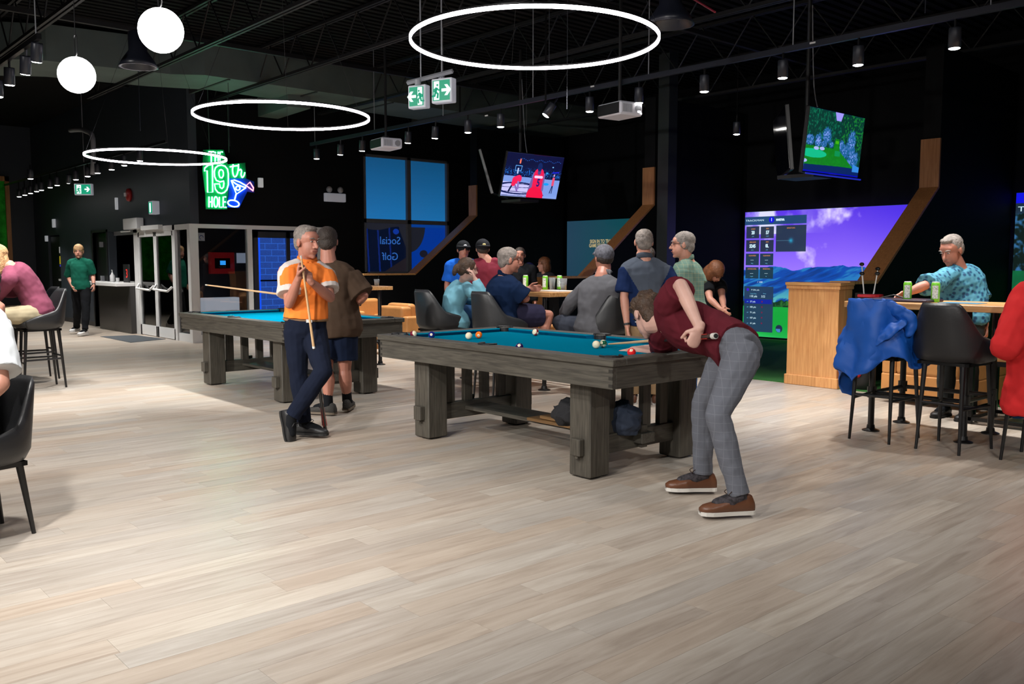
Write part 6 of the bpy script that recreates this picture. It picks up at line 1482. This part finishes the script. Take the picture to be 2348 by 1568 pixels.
# 3 -- the player
MR = cloth('maroon', (.098,.012,.020), .3, 9)
def check_mat(name, base, line, sc):
    m = mat('cloth_'+name, base, .9, spec=.12, bump=.15, bscale=12); nt = m.node_tree; N = nt.nodes; L = nt.links; b = N['Principled BSDF']
    tc = N.new('ShaderNodeTexCoord'); sp = N.new('ShaderNodeSeparateXYZ'); L.new(tc.outputs['Object'], sp.inputs[0]); outs = []
    rx = N.new('ShaderNodeVectorMath'); rx.operation = 'DOT_PRODUCT'; rx.inputs[1].default_value = (RT.x, RT.y, 0); L.new(tc.outputs['Object'], rx.inputs[0])
    for src in (rx.outputs['Value'], sp.outputs[2]):
        mu = N.new('ShaderNodeMath'); mu.operation = 'MULTIPLY'; mu.inputs[1].default_value = sc; L.new(src, mu.inputs[0])
        fr = N.new('ShaderNodeMath'); fr.operation = 'FRACT'; L.new(mu.outputs[0], fr.inputs[0]); lt = N.new('ShaderNodeMath'); lt.operation = 'LESS_THAN'; lt.inputs[1].default_value = .07; L.new(fr.outputs[0], lt.inputs[0]); outs.append(lt)
    mx = N.new('ShaderNodeMath'); mx.operation = 'MAXIMUM'; L.new(outs[0].outputs[0], mx.inputs[0]); L.new(outs[1].outputs[0], mx.inputs[1])
    c = N.new('ShaderNodeMix'); c.data_type = 'RGBA'; c.inputs[6].default_value = (*base, 1); c.inputs[7].default_value = (*line, 1); L.new(mx.outputs[0], c.inputs[0]); L.new(c.outputs[2], b.inputs['Base Color']); return m
GC = check_mat('grey_check', (.120,.126,.150), (.150,.157,.182), 21)
br = onz(1424,800,.79)
s = stand(0, 0, -RTH, 1.83)
s.update(f=(-ZZ*.80-RTH*.35+FWH*.2).normalized(), pel=J(1688,800,5.12), neck=J(1524,740,5.55), head=J(1485,724,5.70), shL=J(1530,704,5.42), shR=J(1516,772,5.72), elL=J(1561,655,5.24), elR=J(1524,804,5.98), wrL=J(1604,752,5.12), wrR=J(1451,803,6.18),
    hiL=J(1700,822,5.00), hiR=J(1668,822,5.26), knL=J(1646,950,4.92), knR=J(1612,924,5.34), anL=J(1696,1140,4.90), anR=J(1612,1090,5.40), toeL=-RTH*.98-FWH*.12, toeR=-RTH*.98, mid=J(1618,758,5.36))
s['hf'] = -RTH*.28+FWH*.72-ZZ*.62; s['hu'] = ZZ*.62-RTH*.10+FWH*.5
d_c = (J(1394,789,6.55)-J(1643,770,5.02)).normalized()
person('young man in maroon polo and grey checked trousers bending over the front table', s, dict(H=1.83, fat=.92, belly=0, skin=SK3, hair=HB, style='curly', voxel=.0052, hs=.96,
    shirt=(MR, -.03, .93, .016), hem=.004, collar=MR, trousers=(GC, 'ankle', .004), shoe=(SHBR, SOLEW, mat('lace_brown', (.03,.012,.006), .7)), sock=mat('sock_pattern', (.03,.025,.03), .8, var=.9, vscale=60), fold=.024, shoe_s=1.02,
    handL=dict(d=-ZZ*.86-RTH*.35, n=FWH*.75-RTH*.2, curl=[1.0,1.05,1.1,1.15], thumb=-RTH), handR=dict(d=-RTH*.85+FWH*.3-ZZ*.15, n=-ZZ, curl=[.45,.4,.35,.3], spread=1.0, thumb=ZZ*.2-FWH)), root=V((-3.05,4.25,0)))
cue('cue in the hands of the player in maroon, aimed at the cream ball', J(1396,789,6.50), J(1641,770,4.98), None)
# 4 -- walking man in green
s = stand(-18.29, 5.15, -FWH-RTH*.15, 1.71, step=.0, armout=.02)
Z_ = 17.2
s.update(anL=J(195,757,16.95), anR=J(176,750,17.5), knL=J(197,716,17.0), knR=J(177,716,17.2), elL=J(213,630,17.1), elR=J(157,634,17.2), wrL=J(215,654,17.0), wrR=J(168,660,16.95), hf=-FWH+RTH*.35+ZZ*.02)
GP = cloth('polo_green', (.006,.085,.055), .2, 9)
person('blond man in a green polo and black trousers walking towards the camera', s, dict(H=1.71, fat=.97, belly=.01, skin=SK1, hair=HL_, style='full', voxel=.009, shirt=(GP, -.10, .95, .012), collar=GP, trousers=(C_BLK, 'ankle', .008), shoe=(SHW, SHW, None), watch='L'))
# 5 -- left foreground pair
s = sit(-10.90, 2.62, (0,-1,0), 1.72, .735, .45, lap=.42)
s.update(elL=J(-20,690,9.7), wrL=J(-60,690,9.5), neck=J(22,612,9.75), head=J(-10,590,9.7), shL=J(22,640,9.6), shR=J(14,632,9.95), mid=J(62,655,9.86))
s['f'] = V((0,-1,0))
person('person in a purple top hunched on a bar stool at the left edge', s, dict(H=1.72, fat=1.08, skin=SK1, hair=HL_, style='long', voxel=.008, shirt=(cloth('plum', (.19,.05,.085), .25, 9), -.14, 'long', .020), trousers=(cloth('khaki', (.34,.29,.19)), 'ankle', .02), shoe=(mat('shoe_red', (.60,.03,.02), .5), SHW, None), face=False))
s = sit(-5.25, .80, (.2,-1,0), 1.74, .46, .35, lap=.40)
s.update(neck=J(-25,712,4.55), head=J(-60,660,4.5), shL=J(-18,760,4.40), elL=J(2,880,4.30), wrL=J(-60,930,4.2), shR=J(-40,735,4.7))
person('person in a white shirt seated at the left edge, mostly cut off', s, dict(H=1.74, fat=1.12, skin=SK1, hair=HD_, style='short', voxel=.008, shirt=(cloth('white', (.55,.58,.60), .2, 8), -.14, .80, .025), trousers=(C_JEAN, 'ankle', .012), face=False))
# 6 -- right edge, red sweater
s = sit(-2.16, 6.95, (-.15,1,0), 1.72, .735, .12)
s.update(pel=J(2385,920,6.10), neck=J(2420,640,6.10), head=J(2430,570,6.2), shL=J(2362,680,6.08), elL=J(2308,792,5.98), wrL=J(2345,742,6.35), shR=J(2490,690,6.0), mid=J(2395,800,6.05))
person('person in a bright red sweater seated on a bar stool at the right edge', s, dict(H=1.72, fat=1.12, skin=SK1, hair=HB, style='long', voxel=.008, shirt=(cloth('red', (.62,.028,.030), .25, 7), -.14, 'long', .050), trousers=(cloth('blue_jeans', (.015,.05,.14), .3, 14), 'ankle', .012), fold=.03, face=False))
# 7 -- the seated group
fY = V((.12,1,0))
s = sit(-7.86, 6.02, V((.35,1,0)), 1.62, .755, .10)
s.update(head=J(1072,618,9.75), neck=J(1064,650,9.85), shR=J(1080,668,9.65), shL=J(1052,662,10.05), elR=J(1108,668+6,9.6), wrR=J(1090,640,9.58), elL=J(1080,690,10.1), wrL=J(1110,688,9.9), hf=RTH*.9+FWH*.3-ZZ*.1, mid=J(1040,696,9.86), pel=J(1050,738,9.84))
LB = cloth('light_blue', (.17,.40,.50), .25, 9)
person('woman in a light blue top with a brown bun, chin resting on her hand', s, dict(H=1.62, fat=1.0, skin=SK3, hair=HB, style='pony', voxel=.0075, shirt=(LB, -.14, 'long', .008), trousers=(cloth('blue_jeans2', (.02,.06,.15)), 'ankle', .008), shoe=(SHW, SOLEW, None), glasses=True,
    handR=dict(d=ZZ*.8-RTH*.35, n=-RTH, curl=.4, thumb=FWH)))
s = sit(-6.98, 6.12, V((.25,1,0)), 1.78, .755, .12)
s.update(head=J(1168,597,9.22), neck=J(1158,635,9.26), shR=J(1178,660,9.12), shL=J(1140,652,9.45), elR=J(1206,684,9.15), wrR=J(1180,702-10,9.5), hf=RTH*.93+FWH*.2, pel=J(1150,742,9.25), mid=J(1150,690,9.25))
NV = cloth('navy_polo', (.004,.013,.042), .25, 9)
person('seated man with grey hair and glasses in a navy polo', s, dict(H=1.78, fat=1.12, belly=.04, skin=SK2, hair=HG, style='short', voxel=.007, glasses=True, shirt=(NV, -.14, .85, .022), collar=NV, trousers=(cloth('plum_shorts', (.020,.018,.040)), .80, .02), belt=M_RUB, belt_t=.02, shoe=(SHB, SOLEB, None)))
s = sit(-6.22, 6.95, V((-1,.25,0)), 1.80, .755, -.12)
s.update(head=J(1384,592,9.15), neck=J(1382,634,9.08), shR=J(1405,662,8.95), shL=J(1352,656,9.2), elL=J(1312,690,9.35), wrL=J(1290,722,9.6), elR=J(1415,700,9.0), wrR=J(1380,735,9.3), hf=FWH*.9-RTH*.3, pel=J(1368,748,9.15), mid=J(1376,694,9.1), f=(-RTH*.55+FWH*.8).normalized(), knL=J(1285,740,9.5), hiL=J(1345,752,9.2))
GS = cloth('grey_sweater', (.095,.095,.105), .3, 8)
person('heavy man in a grey sweater and patterned grey cap seated with his back turned', s, dict(H=1.80, fat=1.25, skin=SK2, hair=HD_, style='under_cap', cap=(mat('cap_grey', (.09,.09,.11), .8, var=.5, vscale=40), 'front'), voxel=.0075, shirt=(GS, -.14, 'long', .022), collar=GS, trousers=(cloth('grey_jeans', (.035,.040,.055)), 'ankle', .015), shoe=(SHB, SOLEB, None), face=False))
s = stand(at(1480,700,8.75).x, at(1480,700,8.75).y, FWH*.97+RTH*.1, 1.76, armout=.03)
s.update(head=J(1476,556,8.75), neck=J(1478,596,8.72), shL=J(1440,618,8.72), shR=J(1520,620,8.75), elL=J(1431,680,8.7), wrL=J(1438,748,8.66), elR=J(1548,660,8.7), wrR=J(1570,700,8.8), pel=J(1482,730,8.75), hf=FWH)
GB = cloth('slate_polo', (.060,.072,.095), .25, 9)
def paint_sleeve(S, s):
    def fn(c):
        out = np.zeros(len(c))
        for n in 'LR':
            sh, el, N = np.array(S['sh'+n]), np.array(S['el'+n]), np.array(S['neck']); d = (el-sh)/np.linalg.norm(el-sh); o = sh-N; o /= np.linalg.norm(o); out[((c-sh) @ o > .030) & ((c-sh) @ d > -.01)] = 1
        return out
    return fn
person('man in a slate grey polo with navy sleeves standing with his back to the camera', s, dict(H=1.76, fat=1.10, skin=SK1, hair=HG, style='bald', voxel=.0065, shirt=([GB, cloth('navy_sleeve', (.006,.016,.060))], -.12, .85, .02), paint=paint_sleeve, collar=GB, trousers=(cloth('khaki2', (.30,.20,.11)), 'ankle', .014), watch='L', shoe=(SHBR, SOLEW, None), face=False))
s = stand(at(1578,700,8.9).x, at(1578,700,8.9).y, -RTH*.75+FWH*.5, 1.76)
s.update(head=J(1565,562,8.85), neck=J(1575,600,8.9), shL=J(1570,622,8.72), shR=J(1590,620,9.1), elL=J(1566,680,8.72), wrL=J(1548,715,8.8), pel=J(1585,722,8.9), hf=-RTH*.95+FWH*.12)
PL_ = check_mat('green_plaid', (.110,.185,.150), (.24,.25,.16), 24)
person('man with glasses in a green plaid shirt standing in profile', s, dict(H=1.76, fat=1.16, belly=.03, skin=SK1, hair=HW, style='short', voxel=.0065, glasses=True, shirt=(PL_, -.14, .85, .02), collar=PL_, trousers=(cloth('blue_jeans3', (.02,.06,.16)), 'ankle', .012), shoe=(SHBR, SOLEB, None)))
# seated person mostly hidden by the standing men
s = sit(at(1462,740,10.35).x, at(1462,740,10.35).y, V(-RTH*.8+FWH*.35), 1.7, .60, .1, lap=.44); s.update(head=J(1478,590,10.35), neck=J(1476,630,10.35))
s['hiL'] = J(1452,743,10.2); s['knL'] = J(1418,750,9.95)
person('person in white top and pale jeans almost hidden behind the standing man in slate', s, dict(H=1.70, fat=1.0, far=True, skin=SK1, hair=HD_, style='short', shirt=(cloth('white2', (.65,.66,.68)), -.14, .8, .01), trousers=(cloth('pale_jeans', (.20,.34,.50), .3, 12), 'ankle', .02), shoe=(SHW, SOLEW, None), face=False))
# farther figures
s = stand(at(1062,650,12.4).x, at(1062,650,12.4).y, V(RTH*.3-FWH*.95), 1.68); person('bearded man in a black cap and bright blue shirt behind the woman in light blue', s, dict(H=1.68, far=True, skin=SK2, hair=HD_, style='under_cap', cap=(C_BLK, 'front'), badge=(mat('badge_w', (.5,.5,.55), .5), 'front'), shirt=(cloth('royal', (.01,.10,.50)), -.12, .85, .012), trousers=(C_BLK, 'ankle', .01), shoe=(SHB, SOLEB, None)))
s = stand(at(1118,650,11.6).x, at(1118,650,11.6).y, V(FWH-RTH*.2), 1.68); s['head'] = s['head']-RTH*.06; person('person in a dark red shirt and backwards black cap with a yellow badge', s, dict(H=1.68, fat=1.12, far=True, skin=SK1, hair=HD_, style='under_cap', cap=(cloth('capblack', (.012,.013,.016)), 'back'), badge=(mat('badge_y', (.50,.42,.18), .5), 'back'), shirt=(cloth('dark_red', (.165,.022,.038)), -.12, .9, .02), trousers=(C_BLK, 'ankle', .01), shoe=(SHB, SOLEB, None), face=False))
s = stand(at(1192,650,13).x, at(1192,650,13).y, V(-FWH), 1.60); person('dim figure in dark clothes behind the head of the man in navy', s, dict(H=1.60, far=True, skin=SK2, hair=HD_, style='short', shirt=(C_BLK, -.12, 'long', .01), trousers=(C_BLK, 'ankle', .01), shoe=(SHB, SOLEB, None)))
q = at(1250,650,14.7); s = sit(q.x, q.y, V(-RTH*.8-FWH*.5), 1.62, .62, 0); s['hf'] = -RTH*.9-FWH*.3; person('woman with a light brown bob and grey top facing left beyond the oak cabinet', s, dict(H=1.62, far=True, skin=SK1, hair=HL_ if False else HA, style='bob', shirt=(cloth('grey_top', (.05,.05,.06)), -.14, .9, .01), trousers=(C_BLK, 'ankle', .01), shoe=(SHB, SOLEB, None)))
# woman in black bending over
q = at(1632,690,10.8); s = stand(q.x, q.y, V(RTH*.5-FWH*.7), 1.66)
s.update(pel=J(1618,700,11.1), neck=J(1632,640,10.75), head=J(1640,622,10.55), shL=J(1652,652,10.75), shR=J(1622,655,10.6), elL=J(1656,682,10.6), elR=J(1628,686,10.45), wrL=J(1660,706,10.4), wrR=J(1652,708,10.35), hf=RTH*.4-FWH*.4-ZZ*.85, hu=ZZ*.7-FWH*.5, mid=J(1622,672,10.95))
person('woman with long auburn hair in black, stooping with both arms down', s, dict(H=1.66, fat=.95, far=True, skin=SK1, hair=HA, style='long', shirt=(C_BLK, -.14, .5, .008), trousers=(C_BLK, 'ankle', .01), shoe=(SHB, SOLEB, None), watch=None))
# man in the blue floral shirt
q = at(2205,700,7.95); s = stand(q.x, q.y, V(-FWH*.6-RTH*.8), 1.74)
s.update(head=J(2181,575,7.88), neck=J(2196,616,7.93), shR=J(2148,648,7.72), shL=J(2232,645,8.05), elR=J(2118,655,7.6), wrR=J(2080,672,7.62), elL=J(2254,695,7.98), wrL=J(2260,745,7.9), pel=J(2206,728,7.98), hf=-RTH*.75-FWH*.45-ZZ*.35, mid=J(2208,676,7.98), f=(-FWH*.85-RTH*.5).normalized())
FL = mat('cloth_floral', (.045,.26,.36), .8, bump=.2, bscale=9); nt = FL.node_tree; N = nt.nodes; L = nt.links
vo = N.new('ShaderNodeTexVoronoi'); vo.inputs['Scale'].default_value = 26; vo.inputs['Randomness'].default_value = 1; tc = N.new('ShaderNodeTexCoord'); L.new(tc.outputs['Object'], vo.inputs['Vector'])
cr = N.new('ShaderNodeValToRGB'); e_ = cr.color_ramp.elements; e_[0].position = .0; e_[0].color = (.006,.02,.06,1); e_[1].position = .55; e_[1].color = (.065,.24,.33,1); z_ = e_.new(.33); z_.color = (.01,.07,.15,1); z_ = e_.new(.42); z_.color = (.03,.17,.26,1)
L.new(vo.outputs['Distance'], cr.inputs[0]); L.new(cr.outputs[0], N['Principled BSDF'].inputs['Base Color'])
person('white haired man in a blue floral shirt reaching over the right bar table', s, dict(H=1.74, fat=1.15, belly=.04, skin=SK2, hair=HW, style='swept', voxel=.0065, shirt=(FL, -.12, .85, .022), collar=FL, trousers=(cloth('charcoal', (.035,.040,.042)), 'ankle', .012), shoe=(SHB, SOLEB, None)))
